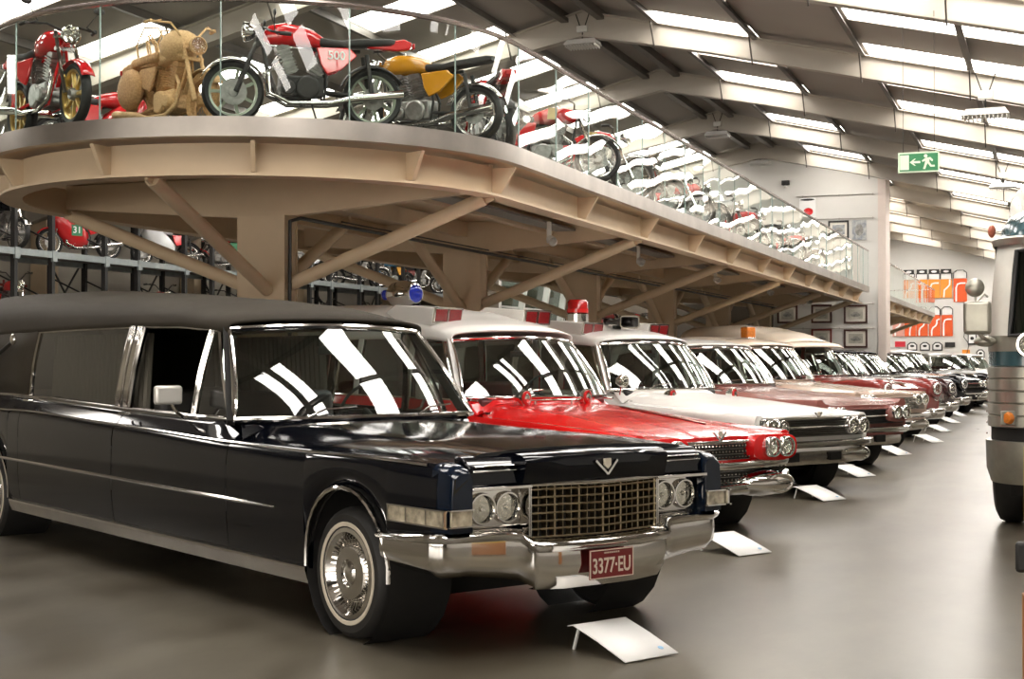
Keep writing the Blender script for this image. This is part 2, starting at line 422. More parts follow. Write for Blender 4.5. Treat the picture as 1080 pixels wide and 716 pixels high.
    # chrome rocker + side mouldings
    for sg in (-1, 1):
        if P.get('rocker', True):
            x0, x1 = -ar-.01, -wb+ar+.01
            rows = [[(x, sg*(w(x)-.066), sill-.02), (x, sg*(w(x)-.035), sill-.01), (x, sg*(w(x)-.012), sill+.07), (x, sg*(w(x)-.012), sill+.085), (x, sg*(w(x)-.03), sill+.09)] for x in (x0, x1)]
            MB().grid(rows).build('rocker_panel', P.get('rockm', CHROME2), root, smooth=0)
        for (xa, za, xb_, zb_, r_) in P.get('mould', []):
            n = 14; pts = [(lerp(xa, xb_, i/n), sg*(w(lerp(xa, xb_, i/n))+.006), lerp(za, zb_, i/n)) for i in range(n+1)]
            MB().tube(pts, [r_*.4]+[r_]*(n-1)+[r_*.4], 6).build('side_moulding', CHROME, root)
        if P.get('creasetrim'):
            xs3 = [lerp(xf-.1, xe+.2, i/30) for i in range(31)]
            MB().tube([(x, sg*(w(x)-.02), zc(x)+.004) for x in xs3], .008, 6).build('shoulder_moulding', CHROME, root)
    # greenhouse
    ws = P['ws']; xb, yb, zb, bow, xt, yt, zt, bowt = ws
    def wsp(u, v, o=0):
        bx = xb+bow*(1-u*u); tx = xt+bowt*(1-u*u)
        return V((lerp(bx, tx, v)+.05*math.sin(PI*v)*.6+o, lerp(yb, yt, v)*u*(1+.0*v), lerp(zb, zt+P.get('hdr', .03)*(1-u*u), v)+o*.5))
    rows = [[wsp(-1+2*i/14, j/8) for i in range(15)] for j in range(9)]
    g = MB().grid(rows).build('windscreen', P.get('glass', WSGLASS), root, smooth=60)
    rim = [wsp(-1+2*i/14, 0) for i in range(15)]+[wsp(1, j/8) for j in range(1, 9)]+[wsp(1-2*i/14, 1) for i in range(1, 15)]+[wsp(-1, 1-j/8) for j in range(1, 8)]
    MB().tube(rim, P.get('rimr', .017), 8, closed=True).build('windscreen_trim', P.get('rimm', CHROME), g)
    if P.get('wipers', True):
        for sg in (-.55, .35):
            a = wsp(sg, .0, .03); b = wsp(sg+.42, .10, .03); MB().tube([a+V((.05, 0, 0)), lerp(a, b, .4)+V((0, 0, .02)), b], .006, 6).build('wiper', CHROME, g)
    if P.get('cowl', True):
        us = [-1+2*i/16 for i in range(17)]; rr = [[], [], []]
        def contour(x, yy):
            d = sorted(deck(x, hood)[6:]); return interp(d, yy)
        for u in us:
            p = wsp(max(-1, min(1, u)), 0); yy = u*(w(xc)-.10); g0 = max(xc-.0, p.x+.03)
            rr[0].append((g0, yy, contour(g0, abs(yy))+.003)); e_ = abs(u)**4
            rr[1].append((p.x, u*lerp(yb, w(xc)-.125, abs(u)**6), lerp(zb-.012, zbelt(xc)-.006, e_)))
            rr[2].append((p.x-.34, u*(w(xc)-.16), lerp(zb-.03, zbelt(xc)-.03, e_)))
        MB().grid(rr).build('cowl', P.get('cowlm', bodym), root)
    roof = P['roof']
    def rye(x): return interp([(q[0], q[1]) for q in roof], x)
    def rze(x): return interp([(q[0], q[2]) for q in roof], x)
    rows = []; nst = []
    xsr = sorted({q[0] for q in roof} | {roof[0][0]+(roof[-1][0]-roof[0][0])*i/16 for i in range(17)}, reverse=True)
    for k, x in enumerate(xsr):
        ye = smooth_interp([(q[0], q[1]) for q in roof], x); ze = smooth_interp([(q[0], q[2]) for q in roof], x); zz = smooth_interp([(q[0], q[3]) for q in roof], x)
        f = max(0, 1-k/6.)**1.5
        row = []
        for i in range(21):
            t = -PI/2+PI*i/20; s_ = math.sin(t); u = math.copysign(abs(s_)**P.get('rpow', .9), s_)
            row.append((x+bowt*(1-u*u)*f, ye*u, ze+(zz-ze)*(max(0, math.cos(t))**P.get('rz_pow', .75))))
        row = [(row[0][0], row[0][1], ze-.035)]+row+[(row[-1][0], row[-1][1], ze-.035)]
        rows.append(row)
    rf = MB().grid(rows)
    e = rows[-1]
    if P.get('closed_back', False): rf.add(e, [tuple(range(len(e)))])
    rf.build('roof', P['roofm'], root, smooth=50, solid=.02)
    if P.get('drip', True):
        for sg in (0, -1):
            MB().tube([V(r_[1 if sg == 0 else -2])+V((0, 0, -.008)) for r_ in rows], .010, 6).build('drip_rail', P.get('dripm', CHROME), root)
    def SP(x, t, sg): return V((x, sg*lerp(w(x)-.155, rye(x)-.012, t), lerp(zbelt(x), rze(x)-.03, t)))
    def quad(x0b, x1b, x0t, x1t, sg, off=0, ins=0):
        rws = []
        for j in range(5):
            t = ins+(1-2*ins)*j/4
            a, b = lerp(x0b, x0t, t), lerp(x1b, x1t, t)
            rws.append([SP(lerp(a, b, i/6), t, sg)+V((0, sg*(off+.015*math.sin(PI*t)), 0)) for i in range(7)])
        return rws
    for sg in (-1, 1):
        for q in P['windows']:
            rws = quad(*q[:4], sg)
            if not (len(q) > 4 and q[4] == 'open'):
                gl = MB().grid(rws).build('side_window', P.get('sglass', SIDEGLASS), root)
            else: gl = root
            loop = [rws[0][i] for i in range(7)]+[rws[j][6] for j in range(1, 5)]+[rws[4][i] for i in range(5, -1, -1)]+[rws[j][0] for j in range(3, 0, -1)]
            MB().tube(loop, P.get('wfr', .014), 6, closed=True).build('window_frame', P.get('wfm', CHROME), gl)
        for q in P['panels']:
            MB().grid(quad(*q[:4], sg, .005)).build(q[5] if len(q) > 5 else 'pillar', q[4], root, solid=.035)
        # windscreen pillar
        a, b = wsp(sg, 0), wsp(sg, 1)
        MB().bar(a+V((-.05, 0, -.02)), b+V((-.035, 0, .0)), P.get('apw', .05), .06).build('windscreen_pillar', P.get('apm', P['roofm']), root)
        if P.get('belttrim', True):
            xs3 = [lerp(xc-.02, xe, i/24) for i in range(25)]
            MB().tube([(x, sg*(w(x)-.13), zbelt(x)+.004) for x in xs3], .011, 6).build('belt_moulding', CHROME, root)
    if 'rg' in P:
        xb2, yb2, zb2, bow2, xt2, yt2, zt2, bt2 = P['rg']
        rws = [[(lerp(xb2-bow2*(1-u*u), xt2-bt2*(1-u*u), v), lerp(yb2, yt2, v)*u, lerp(zb2, zt2, v)) for u in [-1+2*i/10 for i in range(11)]] for v in [j/5 for j in range(6)]]
        MB().grid(rws).build('rear_window', P.get('sglass', SIDEGLASS), root)
    elif not P.get('closed_back', False):
        e2 = [V(p) for p in rows[-1]]; zb3 = zbelt(xr)
        m = MB(); m.add([(xr, -w(xr)+.15, zb3)]+[(xr, p.y, p.z) for p in e2]+[(xr, w(xr)-.15, zb3)], [tuple(range(len(e2)+2))]); m.build('tailgate', P['roofm'], root, smooth=0)
    # interior
    sm = P.get('seatm', SEATB)
    for sx in P.get('seats', (-2.55,)):
        st = MB(); st.box((sx, 0, .72), (.55, 1.45, .22)); st.box((sx-.30, 0, .98), (.16, 1.45, .62), (0, -.15, 0)); st.build('bench_seat', sm, root, bevel=.05, seg=3)
    d = MB(); d.prism([(xc-.05, -.78, .8), (xc-.05, -.78, zb-.02), (xc-.45, -.78, zb-.03), (xc-.50, -.78, zb-.16), (xc-.38, -.78, .8)], (0, 1.56, 0)); d.build('dashboard', P.get('dashm', sm), root, bevel=.02)
    sw = MB(); cx, cz = xc-.62, zb+.02; ctr = V((cx, .38, cz))
    ring = [ctr+V((.075*math.sin(a)*.9, .20*math.cos(a), .185*math.sin(a))) for a in [2*PI*i/28 for i in range(28)]]
    sw.tube(ring, .012, 6, closed=True); sw.tube([ring[0], ctr, ring[14]], .009, 5); sw.tube([ctr, (xc-.1, .38, .9)], .022, 8); sw.build('steering_wheel', SEATB, root)
    rm = MB(); rm.box(wsp(.0, .84, -.14), (.03, .22, .06)); rm.build('rear_view_mirror', SEATB, root, bevel=.01)
    P['_w'] = w; P['_zc'] = zc; P['_wsp'] = wsp; P['_rows'] = rows; P['_SP'] = SP
    P['front'](root, P)
    return root

def mirror_pair(root, x, y, z, sides=(-1,), m=CHROME, round_=False):
    for sg in sides:
        b = MB(); b.tube([(x, sg*(y-.06), z-.13), (x+.01, sg*(y+.01), z-.09), (x, sg*(y+.05), z-.02)], .012, 8)
        if round_: b.lathe([(.0, -.05), (.05, -.04), (.075, 0), (.07, .01), (0, .012)], (x, sg*(y+.06), z+.03), (-1, -.2*sg, 0), 20)
        arm = b.build('wing_mirror', CHROME, root)
        if not round_:
            MB().box((x, sg*(y+.07), z+.03), (.06, .19, .125)).build('mirror_head', m, arm, bevel=.02, seg=3)

def text_front(root, txt, size, m, x, y, z, name, tilt=0):
    return text_mesh(txt, size, m, root, (x, y, z), (PI/2-tilt, 0, PI/2), name)

def vee(root, x, z, s, name='vee_emblem', slope=(.5, 0)):
    """V-shaped badge on the nose with a small crest over it"""
    m = MB(); sx = slope[0]
    L_ = (x, -s, z+s*.62); B_ = (x+.01, 0, z-s*.35); R_ = (x, s, z+s*.62)
    m.bar(L_, B_, .012, .016, (1, 0, 0)); m.bar(B_, R_, .012, .016, (1, 0, 0))
    e = m.build(name, CHROME, root)
    c = MB(); c.prism([(x+.004, -s*.30, z+s*.75), (x+.004, s*.30, z+s*.75), (x+.004, s*.30, z+s*.3), (x+.006, 0, z+s*.02), (x+.004, -s*.30, z+s*.3)], (.012, 0, 0)); c.build('crest', WWALL, e)

def plate(root, x, z, txt, bg, fg, w=.31, h=.155, tilt=0):
    p = MB(); p.box((x, 0, z), (.006, w, h)); o = p.build('number_plate', bg, root, bevel=.004)
    m = MB(); hh, ww = h/2-.005, w/2-.005
    for a, b in (((-ww, -hh), (ww, -hh)), ((ww, -hh), (ww, hh)), ((ww, hh), (-ww, hh)), ((-ww, hh), (-ww, -hh))):
        m.bar((x+.004, a[0], z+a[1]), (x+.004, b[0], z+b[1]), .004, .004, (1, 0, 0))
    m.build('plate_border', fg, o)
    text_mesh(txt, .112, fg, o, (x+.004, 0, z-.012), (PI/2, 0, PI/2), 'plate_number', .0015, .70)
    m = MB()
    for k in range(9): m.box((x+.004, -.048+.012*k, z+.058), (.002, .007, .008))
    m.build('plate_small_print', fg, o, smooth=0)

BUMPROF = [(-.06, .0), (.0, -.02), (.035, .04), (.05, .12), (.042, .22), (.02, .30), (.025, .5), (.02, .75), (-.03, 1.0), (-.09, 1.02)]

def front69(root, P):
    # twin stacked-blade bumper that dips under the grille
    path = [(.37, 1.0, .63, .46), (.50, 1.005, .635, .45), (.80, 1.0, .655, .44), (.87, .97, .66, .43), (.905, .90, .66, .43), (.915, .80, .66, .43), (.925, .60, .66, .405), (.94, .51, .65, .385), (.99, .465, .60, .35), (1.01, .44, .595, .34), (1.025, .25, .59, .33), (1.035, 0, .59, .33)]
    b = sweep_bumper(path, [(-.10, .0), (-.01, -.01), (.02, .03), (.032, .10), (.022, .18), (.0, .24), (.004, .5), (-.005, .75), (-.05, 1.0), (-.12, 1.02)], 'front_bumper', CHROME, root)
    plate(b, 1.066, .452, '3377\u00b7EU', mat('plate_maroon', (.16, .012, .012), .4), mat('plate_cream', (.62, .52, .42), .5))
    # grille, shallow V
    W_ = .44; z0, z1 = .60, .872
    def gx(y): return .93+.07*(1-abs(y)/W_)
    m = MB(); m.grid([[(gx(y)-.05, y, z) for y in (-W_, 0, W_)] for z in (z0-.02, z1)]); m.build('grille_backing', DARK, root, smooth=0)
    gold = mat('grille_metal', (.42, .34, .22), .3, 1., noise=.1)
    gr = MB()
    for i in range(7):
        z = lerp(z0+.005, z1-.02, i/6); r_ = .0055
        gr.tube([(gx(-W_), -W_, z), (gx(0), 0, z), (gx(W_), W_, z)], r_, 6)
    for i in range(19):
        y = lerp(-W_, W_, i/18); wd = .012 if i % 3 == 0 else .004
        gr.box((gx(y)-.02, y, (z0+z1)/2), (.04, wd, z1-z0))
    gr.build('grille', gold, root)
    m = MB(); m.tube([(gx(-W_)-.0, -W_-.01, z1+.006), (gx(0)+.012, 0, z1+.006), (gx(W_), W_+.01, z1+.006)], .013, 8)
    for sg in (-1, 1): m.bar((gx(W_), sg*(W_+.006), z0-.01), (gx(W_), sg*(W_+.006), z1+.01), .03, .012, (0, 1, 0)); m.box((.90, sg*(W_+.012), (z0+z1)/2), (.09, .014, z1-z0))
    m.build('grille_surround', CHROME, root)
    # nose panel over the grille
    n = MB(); rows = []
    for y in [-.50, -.45, -.25, 0, .25, .45, .50]:
        a = abs(y)/.5; xx = 1.03-.055*a
        rows.append([(.80, y, 1.058-.012*a), (xx-.05, y, 1.045-.012*a), (xx-.012, y, 1.030-.014*a), (xx, y, 1.005-.01*a), (xx-.012, y, .94), (xx-.03, y, .885), (.80, y, .885)])
    n.grid(rows); n.add(rows[0], [tuple(range(7))]); n.add(rows[-1], [tuple(range(7))])
    n.build('hood_nose', P['body'], root)
    vee(root, 1.025, .945, .075)
    for sg in (-1, 1):
        m = MB(); m.box((.845, sg*.635, .765), (.05, .36, .205)); hs = m.build('headlamp_surround', CHROME, root, bevel=.012)
        m = MB(); m.box((.90, sg*.635, .873), (.12, .38, .018)); m.box((.905, sg*.635, .960), (.05, .33, .008)); m.box((.905, sg*.635, .985), (.05, .31, .006)); m.build('brow_trim', CHROME, root, bevel=.004)
        m = MB(); m.prism([(.80, sg*.46, .882), (.92, sg*.46, .882), (.915, sg*.46, .975), (.86, sg*.46, 1.025), (.78, sg*.46, 1.035)], (0, sg*.36, 0)); m.build('headlamp_brow', P['body'], root, bevel=.012)
        for yy in (.553, .713): headlamp(root, .885, sg*yy, .765, .070)
        # fender blade
        m = MB()
        rows = []
        for x in (.80, .88, .93, .948, .95):
            t = (x-.80)/.15; ih = .82; oh = 1.0*(.965 if x > .85 else .97)-.02*t*t; zt = 1.005-.02*t-.03*t**6; zb_ = .66
            rows.append([(x, sg*ih, zb_), (x, sg*ih, zt-.03), (x, sg*(ih+.02), zt), (x, sg*(oh-.05), zt), (x, sg*(oh-.01), zt-.03), (x, sg*oh, zt-.12), (x, sg*oh, zb_)])
        m.grid(rows); m.add(rows[-1], [tuple(range(7))]); m.build('fender_blade', NAVYP, root, bevel=.006)
        m = MB(); m.box((.955, sg*.895, .735), (.016, .13, .075)); m.box((.705, sg*.992, .735), (.51, .012, .078)); l = m.build('marker_lamp', mat('marker_glass', (.50, .44, .33), .15, .3, .6, noise=.5, nscale=18), root, bevel=.004)
        m = MB()
        for z in (.694, .776): m.box((.71, sg*1.0, z), (.53, .014, .008)); m.box((.96, sg*.895, z), (.018, .145, .008))
        for x in (.45, .62, .80, .955): m.box((x, sg*.998, .735), (.012, .014, .084))
        m.build('marker_lamp_trim', CHROME, l)
    mirror_pair(root, -2.18, .97, 1.26, (-1, 1), mat('mirror_shell', (.62, .60, .56), .3, .4))
    # landau iron on the rear quarter
    for sg in (-1, 1):
        pts = [(-5.55, sg*.93, 1.70), (-5.75, sg*.95, 1.62), (-6.2, sg*.955, 1.50), (-6.6, sg*.955, 1.52), (-6.9, sg*.95, 1.66), (-7.0, sg*.94, 1.75)]
        li = MB(); li.tube(pts, [.015, .02, .024, .024, .02, .015], 8); o = li.build('landau_bar', IRON, root)
        MB().ell((-5.55, sg*.945, 1.70), (.05, .02, .05)).build('landau_boss', CHROME, o)
    # curtains behind the rear side glass
    for sg in (-1, 1):
        m = MB()
        for i in range(26):
            x = -3.2-i*.075; m.tube([(x, sg*.76, 1.0), (x, sg*.72, 1.72)], .03, 6)
        m.build('curtain', mat('grey_curtain', (.10, .09, .07), .8), root)

def ambulance_lights(root, P, siren=None):
    rows = P['_rows']
    for sg in (-1, 1):
        base = V((-2.42, sg*.58, 1.80)) if 'lz' not in P else V((-2.42, sg*.58, P['lz']))
        m = MB(); x0 = base.x; z0 = base.z
        W2 = .175
        m.prism([(x0+.12, base.y-W2, z0-.03), (x0+.16, base.y-W2, z0+.15), (x0-.55, base.y-W2, z0+.20), (x0-.75, base.y-W2, z0+.12), (x0-.4, base.y-W2, z0-.03)], (0, 2*W2, 0))
        h = m.build('roof_lamp_pod', WHITEP, root, bevel=.012)
        for yy in (-.085, .085): MB().box((x0+.155, base.y+yy, z0+.075), (.02, .145, .125), (0, .22, 0)).build('red_lamp', DKREDLENS, h, bevel=.006)
        m = MB()
        for yy in (-.166, 0, .166): m.box((x0+.152, base.y+yy, z0+.075), (.03, .012, .145), (0, .22, 0))
        for zz in (.005, .145): m.box((x0+.138+zz*.2, base.y, z0+zz), (.03, .345, .010))
        m.build('lamp_bezel', CHROME, h)
    # chrome lamp bar across the cowl
    m = MB(); bz = P.get('barz', 1.15); bx = P.get('barx', -1.2); y0, y1 = P.get('bary', (-.46, .31))
    m.tube([(bx, y0, bz-.02), (bx, y1, bz-.02)], .012, 8)
    for t in (.2, .8): m.tube([(bx, lerp(y0, y1, t), bz-.02), (bx, lerp(y0, y1, t), bz-.10)], .014, 8)
    bar = m.build('lamp_bar', CHROME, root)
    for yy in (y0, y1):
        m = MB(); m.lathe([(0, -.11), (.045, -.095), (.072, -.03), (.082, 0), (.080, .012), (.066, .012)], (bx+.05, yy, bz+.01), (1, .25, 0), 24); l = m.build('hood_lamp', CHROME, bar)
        m = MB(); m.lathe([(.068, .010), (.066, .02), (.046, .03), (.040, .024)], (bx+.05, yy, bz+.01), (1, .25, 0), 24); m.build('red_lens', REDLENS, l)
        m = MB(); m.lathe([(.044, .022), (.03, .032), (0, .036)], (bx+.05, yy, bz+.01), (1, .25, 0), 20); m.build('clear_lens', CHROME, l)

def studs(root, name, x, y0, y1, z0, z1, ny, nz, m, backm=DARK, vx=0):
    g = MB(); g.box((x-.03, (y0+y1)/2, (z0+z1)/2), (.02, y1-y0, z1-z0)); b = g.build(name+'_backing', backm, root)
    g = MB()
    for i in range(ny):
        for j in range(nz):
            yy = lerp(y0+.03, y1-.03, i/(ny-1)); zz = lerp(z0+.02, z1-.02, j/max(1, nz-1))
            g.ell((x, yy, zz), (.012, .011, .011), 6, 4)
    for j in range(nz+1):
        zz = lerp(z0, z1, j/nz); g.box((x-.012, (y0+y1)/2, zz), (.006, y1-y0, .003))
    return g.build(name, m, root)

def front60(root, P):
    bm = P['body']
    # hood lip and eyebrow pods around the twin lamps
    studs(root, 'upper_grille', .93, -.46, .46, .66, .80, 22, 3, CHROME)
    studs(root, 'lower_grille', .90, -.92, .92, .46, .60, 40, 3, CHROME)
    m = MB(); m.tube([(.86, -.95, .625), (.95, -.80, .62), (.985, -.45, .612), (1.0, 0, .61), (.985, .45, .612), (.95, .80, .62), (.86, .95, .625)], .026, 10, flat=1.3); m.build('grille_bar', CHROME, root)
    m = MB(); m.tube([(.90, -.50, .812), (.965, -.3, .818), (.985, 0, .82), (.965, .3, .818), (.90, .50, .812)], .012, 8); m.build('hood_edge_trim', CHROME, root)
    for sg in (-1, 1):
        m = MB(); rows = []
        for x, k in ((.55, 1.0), (.80, 1.02), (.93, 1.0), (.985, .93), (.99, .86)):
            rows.append([(x, sg*.675+.30*k*math.copysign(abs(math.cos(t))**.6, math.cos(t)), .755+.125*k*math.copysign(abs(math.sin(t))**.6, math.sin(t))) for t in [2*PI*i/28 for i in range(29)]])
        m.grid(rows); m.add(rows[-1][:-1], [tuple(range(28))]); m.build('headlamp_pod', bm, root)
        for yy in (.582, .765): headlamp(root, 1.05, sg*yy, .76, .072, rimw=.018)
        # big chrome bumper pod with oval lamp
        m = MB(); m.ell((.82, sg*.62, .44), (.27, .38, .125), 32, 14); m.box((.60, sg*.86, .45), (.5, .22, .19)); pod = m.build('bumper_pod', CHROME, root, bevel=.02)
        m = MB(); m.tube([(1.045-.10*(math.cos(t)*.5+.5)*0, sg*.66+.15*math.cos(t), .44+.072*math.sin(t)) for t in [2*PI*i/28 for i in range(28)]], .020, 8, closed=True); q = m.build('pod_lamp_rim', CHROME, pod)
        m = MB(); m.ell((1.04, sg*.66, .44), (.03, .14, .062), 20, 10); m.build('pod_lamp', mat('smoked_lamp', (.10, .085, .07), .15, .4, .6), q)
        m = MB(); m.tube([(.1, sg*1.005, .90), (-.5, sg*1.01, .90), (-3.5, sg*1.01, .93)], .012, 6); m.build('side_moulding', CHROME, root)
    path = [(.40, .99, .56, .36), (.75, .985, .56, .36), (.90, .88, .55, .35), (.93, .60, .50, .35), (.95, .4, .46, .35), (.96, 0, .45, .35)]
    sweep_bumper(path, BUMPROF, 'front_bumper', CHROME, root)
    vee(root, .955, .855, .075)
    m = MB(); m.prism([(-.30, -.02, 1.075), (.72, -.012, .965), (.80, 0, .955), (.72, .012, .965), (-.30, .02, 1.075)], (0, 0, .022)); m.build('hood_ornament', CHROME, root, bevel=.004)
    ambulance_lights(root, P)

def front61(root, P):
    bm = P['body']; W_ = P.get('gw', .88)
    def gx(y): return .89+.05*(1-(abs(y)/W_)**2)
    gz0, gz1 = P.get('gz', (.66, .86))
    g = MB(); ys = [-W_+2*W_*i/10 for i in range(11)]
    g.grid([[(gx(y)-.05, y, z) for y in ys] for z in (gz0, gz1)]); g.build('grille_backing', DARK, root)
    g = MB()
    for j in range(8):
        z = lerp(gz0+.01, gz1-.01, j/7); g.tube([(gx(y)-.02, y, z) for y in ys], .005, 5)
    for i in range(49):
        y = lerp(-W_+.01, W_-.01, i/48); g.box((gx(y)-.03, y, (gz0+gz1)/2), (.03, .005, gz1-gz0))
    g.build('grille', P.get('grillem', mat('grille_aluminium', (.16, .15, .13), .4, 1.)), root)
    m = MB(); m.tube([(gx(y)+.01, y, (gz0+gz1)/2+.01) for y in ys], .011, 6); m.build('grille_bar', CHROME, root)
    m = MB(); m.tube([(gx(y)+.0, y, gz1+.012) for y in ys], .014, 6); m.build('hood_edge_trim', P.get('edgem', CHROME), root)
    for sg in (-1, 1):
        if P.get('pods'):
            m = MB(); rows = []
            for x, k in ((.45, .9), (.72, 1.0), (.90, .98), (.95, .9)):
                rows.append([(x, sg*.69+.26*k*math.copysign(abs(math.cos(t))**.7, math.cos(t)), .77+.125*k*math.copysign(abs(math.sin(t))**.7, math.sin(t))) for t in [2*PI*i/24 for i in range(25)]])
            m.grid(rows); m.add(rows[-1][:-1], [tuple(range(24))]); m.build('headlamp_pod', bm, root)
        hz = P.get('hz', .765)
        for yy in (.60, .785): headlamp(root, 1.005 if P.get('pods') else .96, sg*yy, hz, .074, rimw=.020)
        if P.get('lowpods', True):
            m = MB(); m.tube([(.78, sg*.45, .44), (.86, sg*.62, .44), (.90, sg*.78, .44), (.88, sg*.90, .44)], [.04, .075, .09, .07], 14); pod = m.build('bumper_pod', CHROME, root)
            m = MB(); m.lathe([(.055, 0), (.06, .02), (.045, .02)], (.955, sg*.80, .44), (1, 0, 0), 20); q = m.build('pod_lamp_rim', CHROME, pod)
            m = MB(); m.ell((.97, sg*.80, .44), (.012, .042, .042), 12, 8); m.build('pod_lamp', LENS, q)
    bz = P.get('bumpz', .62)
    path = [(.35, 1.01, bz, bz-.10), (.70, 1.0, bz, bz-.10), (.92, .93, bz+.01, bz-.09), (1.0, .78, bz+.01, bz-.09), (1.02, .4, bz, bz-.08), (1.03, 0, bz, bz-.08)]
    sweep_bumper(path, BUMPROF, 'front_bumper', CHROME, root)
    path = [(.40, .97, bz-.12, .36), (.80, .92, bz-.13, .35), (.86, .6, bz-.13, .34), (.87, 0, bz-.13, .34)]
    sweep_bumper(path, [(0, 0), (.01, .5), (-.01, 1), (-.08, 1.0)], 'valance', P.get('valm', CHROME2), root)
    for sg in (-1, 1): MB().box((.885, sg*.36, .43), (.03, .20, .10)).build('bumper_slot', DARK, root, bevel=.01)
    if P.get('vee', True): vee(root, .945, .895, .06)
    if P.get('ambul'): ambulance_lights(root, P)
    for (x, z0, x1, z1) in P.get('fins', []):
        pass

def front50(root, P):
    """round-fendered fifties nose: bulbous fenders, single lamps, heavy chrome bumper with bullets"""
    bm = P['body']
    g = MB(); g.box((.80, 0, .66), (.04, .95, .22)); g.build('grille_backing', DARK, root, bevel=.02)
    g = MB()
    for i in range(15): g.tube([(.84, lerp(-.45, .45, i/14), .56), (.86, lerp(-.45, .45, i/14), .66), (.84, lerp(-.45, .45, i/14), .76)], .012, 6)
    g.tube([(.80, -.52, .77), (.88, 0, .79), (.80, .52, .77)], .022, 8); g.tube([(.80, -.52, .55), (.88, 0, .54), (.80, .52, .55)], .022, 8)
    g.build('grille', CHROME, root)
    for sg in (-1, 1):
        hz = P.get('hz', .92)
        m = MB(); rows = []
        for x, k, dz in ((-.6, .55, .0), (-.2, .85, .01), (.3, 1.0, .01), (.62, 1.0, .0), (.80, .93, -.01), (.86, .80, -.015)):
            rows.append([(x, sg*.77+.22*k*math.cos(t), hz+dz-.03+.20*k*math.sin(t)) for t in [2*PI*i/24 for i in range(25)]])
        m.grid(rows); m.add(rows[-1][:-1], [tuple(range(24))]); m.build('fender_crown', bm, root)
        headlamp(root, .885, sg*.77, hz-.035, .088, rimw=.03)
        m = MB(); m.ell((.98, sg*.42, .50), (.14, .085, .10), 16, 10); m.build('bumper_guard', CHROME, root)
        m = MB(); m.ell((.87, sg*.77, hz-.24), (.05, .07, .045), 14, 8); m.build('parking_lamp', LENS, root)
    path = [(.30, 1.02, .56, .38), (.70, 1.01, .57, .38), (.92, .92, .58, .38), (1.0, .72, .58, .38), (1.03, .35, .57, .38), (1.04, 0, .57, .38)]
    sweep_bumper(path, BUMPROF, 'front_bumper', CHROME, root)
    m = MB(); m.tube([(-.3, 0, 1.10), (.3, 0, 1.08), (.62, 0, 1.06), (.80, 0, .97)], [.01, .016, .03, .012], 8); m.build('hood_ornament', CHROME, root)
# ---------------------------------------------------------------- the row of cars
A = R(58.6-90)
def carloc(x, y): return (x, y, 0)

hearse = car(dict(name='hearse', label='long black hearse with a grainy vinyl roof and maroon number plate, nearest of the row', cat='hearse',
    loc=(-3.098, 7.766, 0), rz=A, xf=.845, xr=-7.9, wb=5.95, w=1.0, body=BLACKP, roofm=VINYL, capm=BLACKP, arch=.43, archz=.40,
    crest=[(.85, .985), (.4, 1.0), (-.5, 1.0), (-1.4, 1.01), (-3, 1.05), (-5, 1.10), (-7.9, 1.08)],
    hood=[(.85, 1.062), (.3, 1.09), (-.6, 1.11), (-1.4, 1.135)], valley=.01,
    belt=[(-1.38, 1.135), (-3.2, 1.16), (-5.7, 1.22), (-7.9, 1.22)],
    doors=[(-1.40, -3.24), (-3.24, -5.25)], mould=[(-.77, .662, -7.2, .70, .013)], creasetrim=True, hdz=.09,
    ws=(-1.45, .92, 1.145, .16, -1.88, .745, 1.725, .10), rimr=.02, wfr=.02,
    roof=[(-1.86, .76, 1.745, 1.80), (-2.5, .80, 1.79, 1.925), (-3.2, .83, 1.80, 1.99), (-4.2, .85, 1.80, 2.06), (-5.5, .86, 1.79, 2.13), (-7.2, .85, 1.75, 2.16), (-7.9, .80, 1.70, 2.05)],
    closed_back=False, drip=True, dripm=DARK, apm=DARK,
    windows=[(-1.66, -2.17, -1.99, -2.05), (-2.21, -3.27, -2.09, -3.06, 'open'), (-3.53, -5.38, -3.29, -5.13)],
    panels=[(-3.29, -3.38, -3.08, -3.16, CHROME2, 'door_pillar'), (-3.42, -3.51, -3.20, -3.27, CHROME2, 'door_pillar'), (-5.41, -7.9, -5.16, -7.9, VINYL, 'landau_panel')],
    seats=(-2.75, -4.3), seatm=SEATB, front=front69))

P2 = dict(name='ambulance', label='bright red ambulance with white roof and studded chrome grille, right behind the black hearse', cat='ambulance',
    loc=(-3.50, 12.54, 0), rz=A, xf=.90, xr=-5.3, wb=3.96, w=.99, body=REDP, roofm=WHITEP, apm=WHITEP, nosez=.63,
    crest=[(.9, .885), (.5, .91), (-.5, .95), (-1.4, .98), (-5.3, 1.0)],
    hood=[(.9, .86), (.7, .905), (.3, .965), (-.5, 1.05), (-1.4, 1.12)], valley=.035, xc=-1.36,
    belt=[(-1.38, 1.13), (-5.3, 1.16)], doors=[(-1.40, -2.6), (-2.6, -3.6)],
    ws=(-1.55, .91, 1.16, .26, -1.95, .76, 1.72, .16), rimr=.016, rz_pow=.6,
    roof=[(-1.93, .775, 1.735, 1.82), (-2.3, .79, 1.77, 1.93), (-2.8, .80, 1.78, 2.04), (-3.6, .80, 1.78, 2.12), (-4.8, .80, 1.76, 2.16), (-5.3, .78, 1.72, 2.08)],
    windows=[(-1.75, -2.55, -2.08, -2.5), (-2.65, -3.55, -2.6, -3.5), (-3.65, -5.1, -3.6, -5.0)],
    panels=[(-2.55, -2.65, -2.5, -2.6, WHITEP), (-3.55, -3.65, -3.5, -3.6, WHITEP), (-5.1, -5.3, -5.0, -5.3, WHITEP)],
    seats=(-2.6, -3.8), seatm=SEATR, dashm=SEATR, front=front60, lz=1.90, barz=1.15, barx=-1.2)
amb = car(P2)
